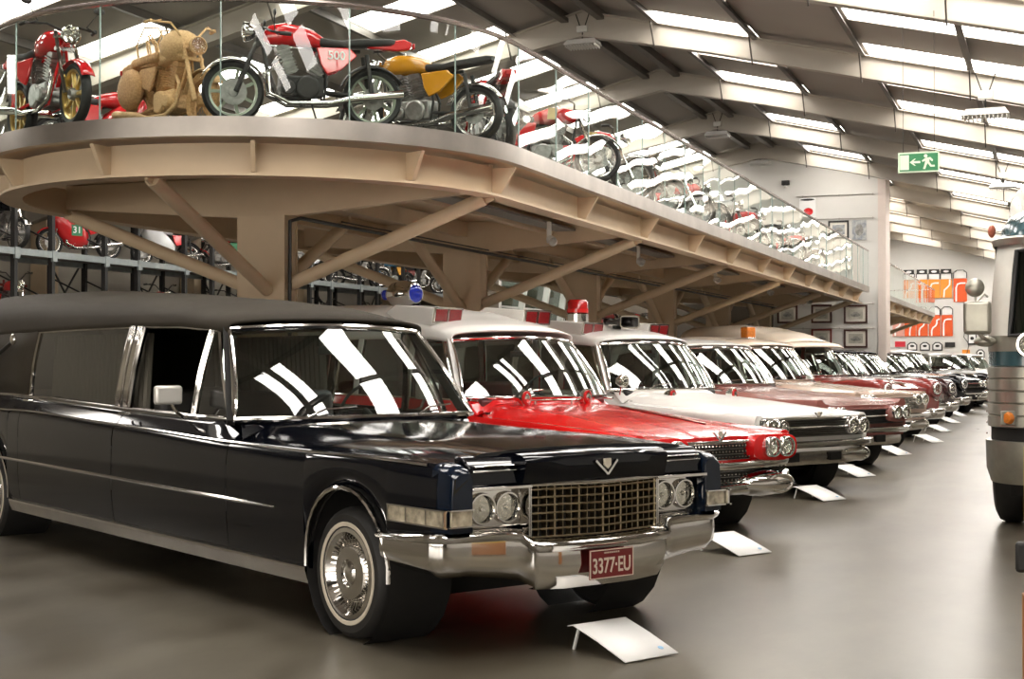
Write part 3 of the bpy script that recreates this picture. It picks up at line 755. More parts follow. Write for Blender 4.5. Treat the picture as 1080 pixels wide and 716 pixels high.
P3 = dict(P2, nosez=.47, label='white ambulance with mesh grille and red roof beacon, third in the row',
    loc=(-3.30, 16.75, 0), xf=.86, xr=-5.0, body=WHITEP, front=front61, seatm=SEATB, dashm=SEATB,
    crest=[(.86, .90), (.5, .92), (-.5, .95), (-1.4, .98), (-5.3, 1.0)], hood=[(.86, .895), (.7, .935), (.3, .985), (-.5, 1.06), (-1.4, 1.12)], valley=.02,
    roof=[(-1.93, .775, 1.725, 1.80), (-2.3, .79, 1.76, 1.90), (-2.8, .80, 1.77, 1.98), (-3.6, .80, 1.77, 2.04), (-4.6, .80, 1.75, 2.06), (-5.0, .78, 1.71, 1.98)],
    windows=[(-1.75, -2.55, -2.08, -2.5), (-2.65, -3.55, -2.6, -3.5), (-3.65, -4.8, -3.6, -4.75)],
    panels=[(-2.55, -2.65, -2.5, -2.6, WHITEP), (-3.55, -3.65, -3.5, -3.6, WHITEP), (-4.8, -5.0, -4.75, -5.0, WHITEP)],
    ambul=True, lz=1.85, barz=1.08, barx=-1.1, bary=(-.35, .74))
amb2 = car(P3)
P4 = dict(P3, name='car', cat='car', label='dusty rose hardtop car with a white roof, between the white ambulance and a tan hearse', ambul=False,
    loc=(-3.22, 20.6, 0), xr=-5.1, xcab=-3.7, wb=3.3, body=PINKP, roofm=WHITEP, pods=True, grillem=IRON, edgem=PINKP, bumpz=.60, gz=(.64, .84), hz=.79,
    crest=[(.86, .97), (.5, .97), (-.5, .97), (-1.4, .99), (-5.1, 1.0)], hood=[(.86, .90), (.5, .97), (-.5, 1.07), (-1.4, 1.14)],
    trunk=[(-5.1, .95), (-3.7, 1.12)], vee=False, lowpods=False, doors=[(-1.40, -2.7)],
    roof=[(-1.93, .775, 1.70, 1.76), (-2.3, .78, 1.72, 1.83), (-2.8, .78, 1.71, 1.86), (-3.5, .76, 1.62, 1.78)], ws=(-1.55, .91, 1.16, .26, -1.95, .76, 1.69, .16),
    windows=[(-1.75, -2.65, -2.08, -2.6), (-2.72, -3.5, -2.68, -3.3)], panels=[(-3.5, -3.7, -3.3, -3.5, WHITEP)],
    rg=(-4.0, .80, 1.12, .1, -3.5, .70, 1.66, .05), seats=(-2.6, -3.35), seatm=SEATR)
c4 = car(P4)
P5 = dict(P4, name='hearse', cat='hearse', label='tan hearse with an amber roof beacon, between the dusty rose car and the high-roofed hearse',
    loc=(-3.28, 24.9, 0), xr=-5.0, xcab=-5.0, wb=3.9, body=TANP, roofm=CREAMP, pods=False, grillem=CHROME2, edgem=CHROME, hz=.86, bumpz=.64, gz=(.70, .88), lowpods=True,
    crest=[(.86, .98), (-.5, 1.0), (-1.4, 1.02), (-5.3, 1.0)], hood=[(.86, .96), (.5, 1.02), (-.5, 1.09), (-1.4, 1.15)],
    roof=[(-1.93, .775, 1.73, 1.80), (-2.3, .79, 1.76, 1.90), (-2.8, .80, 1.77, 1.94), (-3.6, .80, 1.77, 1.96), (-5.0, .78, 1.71, 1.9)], ws=(-1.55, .91, 1.17, .26, -1.95, .76, 1.72, .16),
    windows=[(-1.75, -2.55, -2.08, -2.5), (-2.65, -3.55, -2.6, -3.5), (-3.65, -4.8, -3.6, -4.75)],
    panels=[(-2.55, -2.65, -2.5, -2.6, TANP), (-3.55, -3.65, -3.5, -3.6, TANP), (-4.8, -5.0, -4.75, -5.0, TANP)], seatm=mat('brown_upholstery', (.10, .06, .035), .6, noise=.2))
P5.pop('rg'); P5.pop('trunk')
c5 = car(P5)
P6 = dict(P5, name='hearse', label='high-roofed cream hearse with maroon bonnet and round fenders, sixth in the row', body=MAROONP, roofm=CREAMP, front=front50, hz=1.0,
    loc=(-3.3, 28.9, 0), xf=.80, xr=-4.7, w=.96, doors=[(-1.40, -2.7)],
    crest=[(.8, .90), (.3, 1.0), (-1.4, 1.05), (-5.3, 1.05)], hood=[(.8, .98), (.5, 1.08), (-.5, 1.17), (-1.4, 1.20)], belt=[(-1.38, 1.2), (-5.3, 1.2)],
    roof=[(-1.75, .80, 1.80, 1.92), (-2.3, .82, 1.86, 2.12), (-2.8, .82, 1.88, 2.22), (-3.6, .82, 1.88, 2.28), (-4.7, .80, 1.80, 2.26)], ws=(-1.50, .88, 1.21, .22, -1.80, .76, 1.78, .12),
    windows=[(-1.75, -2.55, -1.98, -2.5), (-2.65, -3.55, -2.6, -3.5), (-3.65, -4.5, -3.6, -4.4)],
    panels=[(-2.55, -2.65, -2.5, -2.6, MAROONP), (-3.55, -3.65, -3.5, -3.6, MAROONP), (-4.5, -4.7, -4.4, -4.7, CREAMP)])
c6 = car(P6)
m = MB(); m.grid([[(-1.60+.16*(1-(y/.86)**2)+dx, y, 1.835+dz-.03*(y/.86)**4) for y in [-.86+1.72*i/12 for i in range(13)]] for dx, dz in ((-.25, .07), (0, .03), (.10, -.035))])
m.build('sun_visor', CREAMP, c6, solid=.02)
SED = dict(P4, name='car', cat='car', ambul=False, xf=.80, front=front50, pods=False, white=True, hz=.93, xr=-4.9,
    crest=[(.8, .88), (.3, .96), (-1.4, 1.0), (-5.1, 1.0)], hood=[(.8, .96), (.5, 1.04), (-.5, 1.12), (-1.4, 1.16)],
    roof=[(-1.85, .75, 1.66, 1.73), (-2.3, .76, 1.69, 1.80), (-2.8, .75, 1.68, 1.80), (-3.5, .72, 1.60, 1.72)], ws=(-1.50, .88, 1.17, .26, -1.87, .74, 1.65, .16))
c7 = car(dict(SED, label='dark maroon fifties car with a black roof, next after the high-roofed hearse', loc=(-3.3, 33.3, 0), body=DMAROONP, roofm=BLACKP, apm=CHROME))
c8 = car(dict(SED, label='black fifties car with heavy chrome nose, between a dark maroon and a brown-roofed one', loc=(-3.3, 37.9, 0), body=BLACKP, roofm=BLACKP, apm=CHROME, hz=.95))
c9 = car(dict(SED, label='black fifties car with brown roof and brightly striped windscreen, further down the row', loc=(-3.1, 43.6, 0), body=BLACKP, roofm=mat('brown_paint', (.08, .05, .04), .3, 0, .4), apm=CHROME, front=front61, hz=.84, lowpods=True))
WAG = dict(P3, ambul=False, xf=.86, name='car', cat='car', lip=False)
c10 = car(dict(WAG, label='black car with a plain white roof showing above the far end of the row', loc=(-3.0, 48.6, 0), body=BLACKP, roofm=WHITEP, front=front50, hz=.93))
c11 = car(dict(SED, label='dark maroon car turned to face down the aisle at the far end', loc=(-2.9, 55.2, 0), rz=R(-62), body=DMAROONP, roofm=SILVERP, front=front61, hz=.80, lowpods=False, hoodm=SILVERP, apm=SILVERP))
c12 = car(dict(SED, label='silver white car behind the maroon one at the far end of the row', loc=(-2.6, 61.5, 0), rz=R(-62), body=WHITEP, roofm=WHITEP, front=front61, hz=.80, lowpods=False, apm=WHITEP))

# lamps standing on the roofs are bolted on, so they are parts of their cars
def roof_siren(root, x, z):
    ax = V((1, .12, 0)).normalized()
    m = MB(); m.lathe([(.0, -.36), (.05, -.35), (.06, -.26), (.09, -.22), (.14, -.14), (.155, -.03), (.15, .04), (.11, .09), (.10, .12), (.115, .18), (.115, .20), (.10, .205)], (x, 0, z), ax, 28); m.tube([(x, 0, z-.10), (x, 0, z-.22)], .05, 12)
    s = m.build('siren', CHROME, root)
    m = MB(); m.lathe([(.108, .20), (.085, .215), (.05, .225), (0, .23)], (x, 0, z), ax, 28); m.build('siren_lens', BLUELENS, s)
    m = MB(); m.lathe([(.062, -.33), (.062, -.26)], (x, 0, z), ax, 24); m.build('siren_band', BLUELENS, s)
roof_siren(amb, -3.95, 2.27)
bx_ = -3.25
m = MB(); m.lathe([(.15, 0), (.15, .15), (.13, .165)], (bx_, 0, 2.0), (0, 0, 1), 28); b = m.build('beacon_base', CHROME, amb2)
m = MB(); m.lathe([(.145, .165), (.145, .31), (.12, .345), (0, .35)], (bx_, 0, 2.0), (0, 0, 1), 28); m.build('beacon_dome', REDLENS, b)
m = MB(); m.lathe([(.149, .17), (.149, .22)], (bx_, 0, 2.0), (0, 0, 1), 28); m.build('beacon_band', REDP, b)
# loudhailer horn
m = MB(); rows = []
for x, k in ((-2.62, .25), (-2.45, .35), (-2.30, .65), (-2.20, 1.0)):
    rows.append([(x, .16*k*math.copysign(abs(math.cos(t))**.35, math.cos(t)), 2.02+.075*k*math.copysign(abs(math.sin(t))**.35, math.sin(t))) for t in [2*PI*i/24 for i in range(25)]])
m.grid(rows); h = m.build('horn_speaker', IRON, amb2, solid=.008)
m = MB(); m.ell((-2.28, 0, 2.02), (.08, .04, .03), 12, 8); m.box((-2.45, 0, 1.93), (.06, .1, .1)); m.build('horn_driver', IRON, h)
m = MB(); m.tube([(-2.2, .16*math.copysign(abs(math.cos(t))**.35, math.cos(t)), 2.02+.075*math.copysign(abs(math.sin(t))**.35, math.sin(t))) for t in [2*PI*i/24 for i in range(24)]], .008, 6, closed=True); m.build('horn_rim', mat('worn_rim', (.4, .37, .3), .4, .5), h)
# spotlamps
for rt in (amb2, c4):
    m = MB(); m.lathe([(0, -.10), (.05, -.085), (.08, -.02), (.082, .02), (.07, .03), (.06, .025)], (-1.30, -.93, 1.27), (1, .1, 0), 22); m.tube([(-1.33, -.93, 1.22), (-1.36, -.93, 1.10)], .012, 6); s = m.build('spot_lamp', CHROME, rt)
    m = MB(); m.ell((-1.275, -.93, 1.27), (.02, .066, .066), 14, 8); m.build('spot_lens', LENS, s)
# amber beacon on tan hearse
m = MB(); m.box((-2.4, .05, 1.93), (.20, .22, .03)); b = m.build('beacon_base', CHROME, c5, bevel=.01)
m = MB(); m.box((-2.4, .05, 2.035), (.18, .22, .20)); m.build('beacon_dome', AMBER, b, bevel=.02, seg=3)

# display cards on the floor
fx, fy = math.sin(R(58.6)), -math.cos(R(58.6))
cards = [(-2.10, 7.14), (-2.37, 11.18), (-2.41, 15.75), (-2.47, 19.08), (-2.42, 23.62), (-2.19, 27.44), (-2.33, 31.71), (-2.40, 36.06), (-2.49, 40.53), (-2.53, 44.93), (-2.28, 49.26)]
who = ['in front of the black hearse, nearest of all', 'in front of the red ambulance', 'in front of the white ambulance', 'in front of the dusty rose car', 'in front of the tan hearse', 'in front of the maroon round-fendered hearse', 'under the nose of the dark maroon fifties car', 'beyond the one at the dark maroon car', 'third from the far end of the row of cards', 'second from the far end of the row of cards', 'at the very far end, beside the last cars']
c0 = None
for i, (x, y) in enumerate(cards):
    lab = 'white information card on the floor '+who[i]
    if c0 is None:
        c0 = thing('display_card', lab, 'information card', (x, y, 0), A, 'information cards along the aisle')
        m = MB(); rows = [[(-.235, s, .125), (-.19, s, .135), (.0, s, .082), (.215, s, .010)] for s in (-.185, .185)]
        m.grid(rows); m.build('card_sheet', PAPER, c0, smooth=8, solid=.006)
        m = MB()
        for s in (-.15, .15): m.bar((-.225, s, 0), (-.18, s, .128), .012, .012, (0, 1, 0))
        m.build('card_stand', PAPER, c0)
        m = MB(); m.lathe([(.016, 0), (.016, .002), (0, .002)], (.15, .12, .0355), (.3, 0, .95), 12); m.build('logo_dot', mat('pale_blue_print', (.25, .45, .65), .5), c0)
    else: copy_tree(c0, None, (x, y, 0), A, lab)
# ---------------------------------------------------------------- building shell
RX, RZ, SL = -8.2, 8.15, .237
XW, XE, Y0, Y1 = -21.0, 4.6, -6.0, 76.0
def rz_(x): return RZ-SL*abs(x-RX)
FL = floor_material()
m = MB(); m.box(((XW+XE)/2, (Y0+Y1)/2, -.1), (XE-XW, Y1-Y0, .2)); struct(m.build('floor', FL, smooth=0))
BAY = 5.7; FY = [13.83+BAY*k for k in range(-3, 11)]
strips = []
y = 24.7-2.85*9
while y < Y1-1.5:
    strips.append((y, y+1.05)); y += 2.85
purlins = [-6.8+1.83*k for k in range(-7, 7)]
PX = [-20.2, -18.6, -16.8, -15.0, -13.2, -11.4, -9.6, -6.8, -5.0, -3.1, -1.3, .55, 2.4]
LIT = [(-4.98+0, -6.78), (-1.2-1.83, -1.32), (-1.28, .53), (-9.62, -11.38), (-13.22, -14.98), (-16.82, -18.58)]
# roof liner with real openings: strips across each slope between the openings
cm = MB()
def daylit(a, s0): return s0 > (9.5 if a < RX else 1.0)
def rbox(mb, x0, x1, y0, y1, th=.06, dz=0):
    a, b = min(x0, x1), max(x0, x1)
    za, zb = rz_(a)+dz, rz_(b)+dz
    mb.add([(a, y0, za), (b, y0, zb), (b, y1, zb), (a, y1, za), (a, y0, za+th), (b, y0, zb+th), (b, y1, zb+th), (a, y1, za+th)], [(0, 1, 2, 3), (7, 6, 5, 4), (0, 4, 5, 1), (1, 5, 6, 2), (2, 6, 7, 3), (3, 7, 4, 0)])
lit = sorted((min(a, b), max(a, b)) for a, b in LIT)
xs = [XW]
for a, b in lit: xs += [a, b]
xs += [RX, XE]; xs = sorted(set(xs))
for a, b in zip(xs, xs[1:]):
    if any(abs(a-p) < 1e-6 and abs(b-q) < 1e-6 for p, q in lit):
        yy = Y0
        for s0, s1 in strips:
            if not daylit(a, s0): continue
            rbox(cm, a, b, yy, s0); yy = s1
        rbox(cm, a, b, yy, Y1)
    else: rbox(cm, a, b, Y0, Y1)
struct(cm.build('ceiling', CEILM, smooth=0))
# translucent daylight panels lying in the openings
SKY = bpy.data.materials.new('daylight_panel'); SKY.use_nodes = True
b_ = SKY.node_tree.nodes['Principled BSDF']; b_.inputs['Base Color'].default_value = (.8, .8, .8, 1); b_.inputs['Emission Color'].default_value = (1, .955, .90, 1); b_.inputs['Emission Strength'].default_value = 15.0; b_.inputs['Roughness'].default_value = .6
n_ = 0
for (a, b) in lit:
    for (s0, s1) in strips:
        if not daylit(a, s0): continue
        q = MB(); rbox(q, a, b, s0, s1, .012, .03); n_ += 1; o = q.build('window_%d' % n_, SKY, smooth=0); struct(o)
def wallbox(name, x0, x1, y0, y1, z0, z1, mt):
    q = MB(); q.box(((x0+x1)/2, (y0+y1)/2, (z0+z1)/2), (x1-x0, y1-y0, z1-z0)); return struct(q.build(name, mt, smooth=0))
wallbox('wall_left', XW-.2, XW, Y0, Y1, -.1, 5.3, PLANKM)
wallbox('wall_right', XE, XE+.2, Y0, Y1, -.1, 5.3, WHITEW)
def gable(name, y0, x0, x1, th, mt):
    xs_ = [x0]+([RX] if x0 < RX < x1 else [])+[x1]
    q = MB(); q.prism([(x0, y0, -.1)]+[(x1, y0, -.1)]+[(x, y0, rz_(x)+.02) for x in xs_[::-1]], (0, th, 0)); return struct(q.build(name, mt, smooth=0))
gable('wall_back', Y1, XW-.2, XE+.2, .2, WHITEW)
gable('wall_front', Y0-.2, XW-.2, XE+.2, .2, cladding('shade_plank_wall', (.07, .062, .05), (.10, .09, .075), 1.3, 'Z', .4))  # unseen wall coloured dark, as if unlit, to deepen black paint reflections
FILLDAY = bpy.data.materials.new('added_fill_daylight'); FILLDAY.use_nodes = True  # unseen glowing window panes added behind the camera to fill shade under the balcony
b_ = FILLDAY.node_tree.nodes['Principled BSDF']; b_.inputs['Base Color'].default_value = (.7, .7, .7, 1); b_.inputs['Emission Color'].default_value = (1, .93, .84, 1); b_.inputs['Emission Strength'].default_value = 6.0
for k in range(5):
    xx = -15.2+3.5*k; n_ += 1
    q = MB(); q.box((xx, Y0+.03, 2.3), (3.0, .03, 3.6)); struct(q.build('window_%d' % n_, FILLDAY, smooth=0))
gable('wall_middle', 44.0, XW, -4.95, .25, WHITEW)
q = MB(); q.prism([(-4.95, 43.95, 0), (-4.72, 43.95, 0), (-4.72, 43.95, rz_(-4.72)-.25), (-4.95, 43.95, rz_(-4.95)-.25)], (0, 1.15, 0)); struct(q.build('trim_1', mat('shaded_pink_white_edge', (.68, .58, .52), .6, noise=.02), smooth=0))  # wall end lies in shade: its pinkish tone is put into the white

q = MB(); q.box((-9.7, 43.9, 1.65), (3.2, .06, 3.3)); q.box((-16.15, 43.9, 2.7), (9.7, .06, 5.4)); struct(q.build('trim_2', cladding('brown_panelling', (.12, .095, .07), (.16, .13, .095), 1.0, 'X', .3), smooth=0))

# rafters: tapered portal beams, one thing per frame
def rafter(y, lab):
    r = thing('roof_rafter', lab, 'roof beam', (RX, y, 0), 0, 'pale steel rafters')
    for sg, xe in ((1, XE), (-1, XW)):
        L_ = abs(xe-RX); xs_ = [0, 1.0, 2.4, L_*.6, L_]
        dep = [.46, .42, .38, .40, .52]
        q = MB(); w_ = .07
        for k in range(len(xs_)-1):
            a, b = xs_[k], xs_[k+1]
            za, zb = RZ-.13-SL*a, RZ-.13-SL*b
            vs = []
            for x, z, d in ((a, za, dep[k]), (b, zb, dep[k+1])):
                vs += [(sg*x, -.02, z), (sg*x, .02, z), (sg*x, .02, z-d), (sg*x, -.02, z-d)]
            q.add(vs, [(0, 4, 5, 1), (1, 5, 6, 2), (2, 6, 7, 3), (3, 7, 4, 0)])
            for off, th in ((0, .02), (1, .02)):
                z0a = za-(dep[k] if off else 0); z0b = zb-(dep[k+1] if off else 0)
                q.add([(sg*a, -.11, z0a), (sg*a, .11, z0a), (sg*b, .11, z0b), (sg*b, -.11, z0b), (sg*a, -.11, z0a+th), (sg*a, .11, z0a+th), (sg*b, .11, z0b+th), (sg*b, -.11, z0b+th)], [(0, 1, 2, 3), (7, 6, 5, 4), (0, 4, 5, 1), (1, 5, 6, 2), (2, 6, 7, 3), (3, 7, 4, 0)])
        q.build('rafter_web', BEAML, r, smooth=0)
    # gusset and hanger struts under the ridge
    q = MB(); q.prism([(-1.0, -.03, RZ-.30-SL), (1.0, -.03, RZ-.30-SL), (.0, -.03, RZ-.62)], (0, .06, 0)); q.build('ridge_gusset', BEAML, r, smooth=0)
    for x in [p for p in PX if abs(p-RX) > 1]:
        q = MB(); z = rz_(x)-.10; dx = x-RX
        q.bar((dx, -.05, z), (dx, -.42, z-.02), .03, .05); q.bar((dx, -.40, z-.05), (dx, -.08, z-.50), .025, .025)
        q.bar((dx+.02, -.13, z-.02), (dx+.02, -.13, z-.42), .03, .03)
        q.build('fly_brace', PURL, r, smooth=0)
    return r
r0 = None
for k, y in enumerate(FY):
    n1 = 'pale steel rafter crossing the roof, number %s' % k
    labs = {0: 'behind the camera, nearest the front wall', 1: 'overhead before the black hearse', 2: 'just ahead of the black hearse', 3: 'over the round end of the balcony', 4: 'second one over the balcony from its round end', 5: 'the one that the ridge lamp over the red motorcycle tanks hangs by', 6: 'next beyond the nearest hanging ridge lamp', 7: 'meeting the ridge above the middle of the balcony', 8: 'close before the white cross wall', 9: 'last before the white cross wall', 10: 'first beyond the white cross wall', 11: 'second beyond the white cross wall', 12: 'third beyond the white cross wall', 13: 'furthest, in front of the poster wall'}
    lab = 'pale steel rafter '+labs.get(k, 'far')
    if k == 0: r0 = rafter(y, lab)
    else: copy_tree(r0, None, (RX, y, 0), 0, lab)
# purlins along the roof
for i, x in enumerate(PX+[RX-.35, RX+.35]):
    z = rz_(x)-.075
    q = MB(); q.box((x, (Y0+Y1)/2, z), (.02, Y1-Y0, .15)); q.box((x+.035, (Y0+Y1)/2, z-.07), (.07, Y1-Y0, .012)); q.box((x-.035, (Y0+Y1)/2, z+.06), (.07, Y1-Y0, .012))
    if i >= len(PX): q.box((x, (Y0+Y1)/2, z-.10), (.14, Y1-Y0, .08))
    where = ['lowest on the left slope', 'second up from the left eave', 'third up from the left eave', 'fourth up from the left eave', 'fifth up from the left eave', 'sixth up on the left slope', 'last before the ridge on the left slope', 'first down the right slope from the ridge', 'second down the right slope, beside the skylights', 'third down the right slope', 'fourth down the right slope', 'fifth down the right slope', 'lowest on the right slope', 'left of the pair at the ridge', 'right of the pair at the ridge'][i]
    tag(q.build('roof_purlin', PURL, smooth=0), 'dark roof purlin, '+where, 'roof beam', 'roof purlins')

# ---------------------------------------------------------------- mezzanine balcony
CX, CY, RR = -8.19, 13.83, 2.99
ZK0, ZK1 = 3.55, 3.72
def edge(r, y1, n=28, y0=CY):
    """outline of the balcony: right side, round end, left side, at distance r from the middle line"""
    pts = [(CX+r, y1), (CX+r, y0+.0)]
    pts += [(CX+r*math.cos(a), CY+r*math.sin(a)) for a in [-PI*i/n for i in range(1, n)]]
    pts += [(CX-r, y0), (CX-r, y1)]
    return pts
def ribbon(r0, r1, z0, z1, y1, y0=CY):
    """closed band between two offsets and two heights"""
    a = edge(r0, y1, y0=y0); b = edge(r1, y1, y0=y0)
    q = MB(); rows = []
    for p, s in zip(a, b): rows.append([(p[0], p[1], z0), (p[0], p[1], z1), (s[0], s[1], z1), (s[0], s[1], z0), (p[0], p[1], z0)])
    q.grid(rows); return q
YE = 43.6
deck = thing('mezzanine_balcony', 'long balcony with a rounded end and brushed steel kerb carrying the motorcycles', 'balcony', (0, 0, 0))
q = MB(); o_ = edge(RR-.05, YE); n = len(o_)
q.add([(x, y, ZK0+.03) for x, y in o_]+[(x, y, 3.74) for x, y in o_], [tuple(range(n)), tuple(range(n, 2*n))]); q.build('deck_slab', BEAMP, deck, smooth=0)
q = MB(); q.add([(x, y, 3.755) for x, y in edge(RR-.12, YE)], [tuple(range(n))]); q.build('deck_carpet', mat('dark_carpet', (.05, .045, .04), .9, noise=.2), deck, smooth=0)
ribbon(RR-.06, RR+.03, ZK0, ZK1+.01, YE).build('steel_kerb', STEEL, deck, smooth=30)
rb = ribbon(RR-.30, RR-.27, 3.24, ZK0-.02, YE); rb.v += []; rb.build('edge_beam', BEAMP, deck, smooth=30)
ribbon(RR-.40, RR-.17, 3.22, 3.245, YE).build('edge_beam_flange', BEAMP, deck, smooth=30)
br = []
for k in range(11): br.append(((CX+RR-.27, CY+2.85*k-.05), (1, 0)))
for k in range(11): br.append(((CX-RR+.27, CY+2.85*k-.05), (-1, 0)))
for a in (-30, -62, -92, -122, -150): br.append(((CX+(RR-.27)*math.cos(R(a)), CY+(RR-.27)*math.sin(R(a))), (math.cos(R(a)), math.sin(R(a)))))
for (x, y), (dx, dy) in br:
    q = MB(); t = V((-dy, dx, 0))*.02
    p = [V((x, y, 3.25)), V((x+dx*.10, y+dy*.10, 3.25)), V((x+dx*.26, y+dy*.26, ZK0-.03)), V((x, y, ZK0-.03))]
    q.prism([v-t for v in p], t*2); q.build('bracket', BEAMP, deck, smooth=0)
for k in range(6):
    y = CY+BAY*k
    q = MB(); q.prism([(CX-RR+.3, y-.06, ZK0+.02), (CX-RR+.3, y-.06, 3.30), (CX-.4, y-.06, 3.12), (CX+.4, y-.06, 3.12), (CX+RR-.3, y-.06, 3.30), (CX+RR-.3, y-.06, ZK0+.02)], (0, .12, 0))
    q.build('cross_beam', BEAMP, deck, smooth=0)
q = MB()
for dx in (-1.35, 0, 1.35): q.box((CX+dx, (CY+YE)/2, 3.46), (.12, YE-CY, .22))
q.build('joist', BEAMP, deck, smooth=0)
q = MB(); q.box((CX+1.6, (CY+YE)/2, 3.40), (.30, YE-CY-.5, .03)); q.box((CX+2.25, (CY+YE)/2, 3.36), (.06, YE-CY-.5, .05)); q.build('cable_tray', mat('grey_tray', (.22, .21, .19), .5, .3), deck, smooth=0)

bal = thing('glass_balustrade', 'frameless glass balustrade with slim steel handrail round the near balcony', 'balustrade', (0, 0, 0))
ZR = 4.80
hp = edge(RR, YE, 40)
MB().tube([(x, y, ZR) for x, y in hp], .028, 8).build('handrail', mat('handrail_steel', (.42, .36, .33), .25, .9), bal)
random.seed(11)
def pane(x0, y0, x1, y1, parent, z0=ZK1, z1=ZR-.02, bulge=0, c=None):
    rows = []; n_ = 6
    for j in range(2):
        rows.append([(lerp(x0, x1, i/n_), lerp(y0, y1, i/n_), (z0, z1)[j]) for i in range(n_+1)])
    q = MB().grid(rows)
    return q.build('glass_pane', BALGLASS, parent, smooth=60)
arcpts = [(CX+RR*math.cos(-PI*i/8), CY+RR*math.sin(-PI*i/8)) for i in range(9)]
for a in range(8):
    a0, a1 = -PI*a/8-.002, -PI*(a+1)/8+.002
    rows = [[(CX+RR*math.cos(lerp(a0, a1, i/8)), CY+RR*math.sin(lerp(a0, a1, i/8)), z) for i in range(9)] for z in (ZK1, ZR-.02)]
    MB().grid(rows).build('glass_pane', CURVGLASS, bal, smooth=60)
npn = 25; st = (YE-CY)/npn
for sg in (1, -1):
    for k in range(npn):
        j0 = random.uniform(-.012, .012); j1 = random.uniform(-.012, .012)
        pane(CX+sg*RR+j0, CY+st*k+.006, CX+sg*RR+j1, CY+st*(k+1)-.006, bal)
EDG = mat('pane_edge_green', (.30, .40, .36), .2, .2)
for i in range(1, 8):
    x, y = arcpts[i]; MB().box((x, y, (ZK1+ZR)/2), (.012, .012, ZR-ZK1-.03), (0, 0, -PI*i/8)).build('pane_joint', EDG, bal, smooth=0)
for k in range(npn+1):
    MB().box((CX+RR, CY+st*k, (ZK1+ZR)/2), (.014, .010, ZR-ZK1-.03)).build('pane_joint', EDG, bal, smooth=0)

# columns with their tubular raking struts
def column(y, k, lab):
    c = thing('support_column', lab, 'column', (CX, y, 0), 0, 'beige balcony columns')
    q = MB(); h = 3.12
    q.box((0, .135, h/2), (.60, .02, h)); q.box((0, -.135, h/2), (.60, .02, h)); q.box((.27, 0, h/2), (.03, .27, h)); q.box((-.27, 0, h/2), (.03, .27, h))
    q.build('column_shaft', BEAMP, c, smooth=0)
    q = MB(); q.box((0, 0, .02), (.8, .5, .04)); q.build('base_plate', BEAMP, c, smooth=0)
    return c
def strut(c, a, b):
    a, b = V(a), V(b); q = MB(); q.tube([a, b], .075, 14); d = (b-a).normalized()
    s = q.build('raking_strut', BEAMP, c)
    q = MB(); q.bar(b-d*.06, b+d*.10, .03, .12); q.bar(a-d*.10, a+d*.04, .03, .12); q.build('strut_end_plate', BEAMP, s, smooth=0)
nm = ['at the rounded end of the balcony', 'second from the rounded end', 'third from the rounded end', 'fourth from the rounded end', 'fifth, by the framed pictures', 'last, against the white cross wall']
for k in range(6):
    y = CY+BAY*k; c = column(y, k, 'beige steel column with raking struts, '+nm[k])
    strut(c, (.30, -.02, 2.36), (2.62, -.02, 3.22)); strut(c, (-.30, -.02, 2.36), (-2.62, -.02, 3.22))
    if k == 0: strut(c, (.08, -.14, 2.30), (.30, -2.60, 3.22))
    else: strut(c, (0, -.15, 2.30), (0, -1.9, 3.22))
    if k < 5: strut(c, (0, .15, 2.30), (0, 1.9, 3.22))
# dark conduit on the columns and small spot lamps below the balcony
q = MB(); q.tube([(CX+.34, CY-.1, .3), (CX+.34, CY-.1, 3.05), (CX+.36, CY+.1, 3.10), (CX+.36, YE, 3.10)], .022, 6); q.tube([(CX+.40, CY+1, 3.14), (CX+.40, YE, 3.16)], .010, 5)
tag(q.build('conduit', IRON), 'dark conduit pipe running down the first column and along under the balcony', 'pipe')
sp0 = None
for i, (x, y) in enumerate([(CX+2.0, 17.6), (CX+2.0, 21.9), (CX+2.0, 27.4), (CX+2.0, 33.0), (CX+2.0, 38.6)]):
    lab = 'small white twin spotlight under the balcony, '+['nearest the rounded end', 'second from the rounded end', 'third from the rounded end', 'fourth from the rounded end', 'nearest the white cross wall'][i]
    if sp0 is None:
        sp0 = thing('spotlight', lab, 'lamp', (x, y, 3.22), .3, 'twin spotlights under the balcony')
        q = MB(); q.box((0, 0, -.02), (.06, .06, .28)); q.build('lamp_mount', FIX, sp0, bevel=.01)
        for sg in (-1, 1):
            q = MB(); q.lathe([(.03, 0), (.05, .02), (.055, .12), (.05, .12), (.045, .06)], (0, sg*.06, -.10), (.5, sg*.8, -.4), 16); q.build('lamp_head', FIX, sp0)
    else: copy_tree(sp0, None, (x, y, 3.22), .3, lab)

# second balcony beyond the cross wall
d2 = thing('mezzanine_balcony', 'far balcony with brown steel struts beyond the white cross wall', 'balcony', (0, 0, 0))
YA, YB = 45.2, 68.9; XA = CX+RR
q = MB(); q.box((CX, (YA+YB)/2, 3.65), (2*RR-.1, YB-YA, .12)); q.build('deck_slab', BEAMP, d2, smooth=0)
q = MB(); q.box((XA-.02, (YA+YB)/2, 3.63), (.07, YB-YA, .17)); q.box((CX, YB, 3.63), (2*RR, .07, .17)); q.build('steel_kerb', STEEL, d2, smooth=0)
q = MB(); q.box((XA-.28, (YA+YB)/2, 3.40), (.03, YB-YA, .30)); q.box((XA-.28, (YA+YB)/2, 3.24), (.2, YB-YA, .03)); q.box((CX, YB-.25, 3.40), (2*RR-.5, .03, .30)); q.build('edge_beam', BEAMP, d2, smooth=0)
for k in range(9):
    y = YA+.5+2.85*k
    if y < YB: MB().prism([(XA-.27, y-.02, 3.25), (XA-.15, y-.02, 3.25), (XA, y-.02, 3.53), (XA-.27, y-.02, 3.53)], (0, .04, 0)).build('bracket', BEAMP, d2, smooth=0)
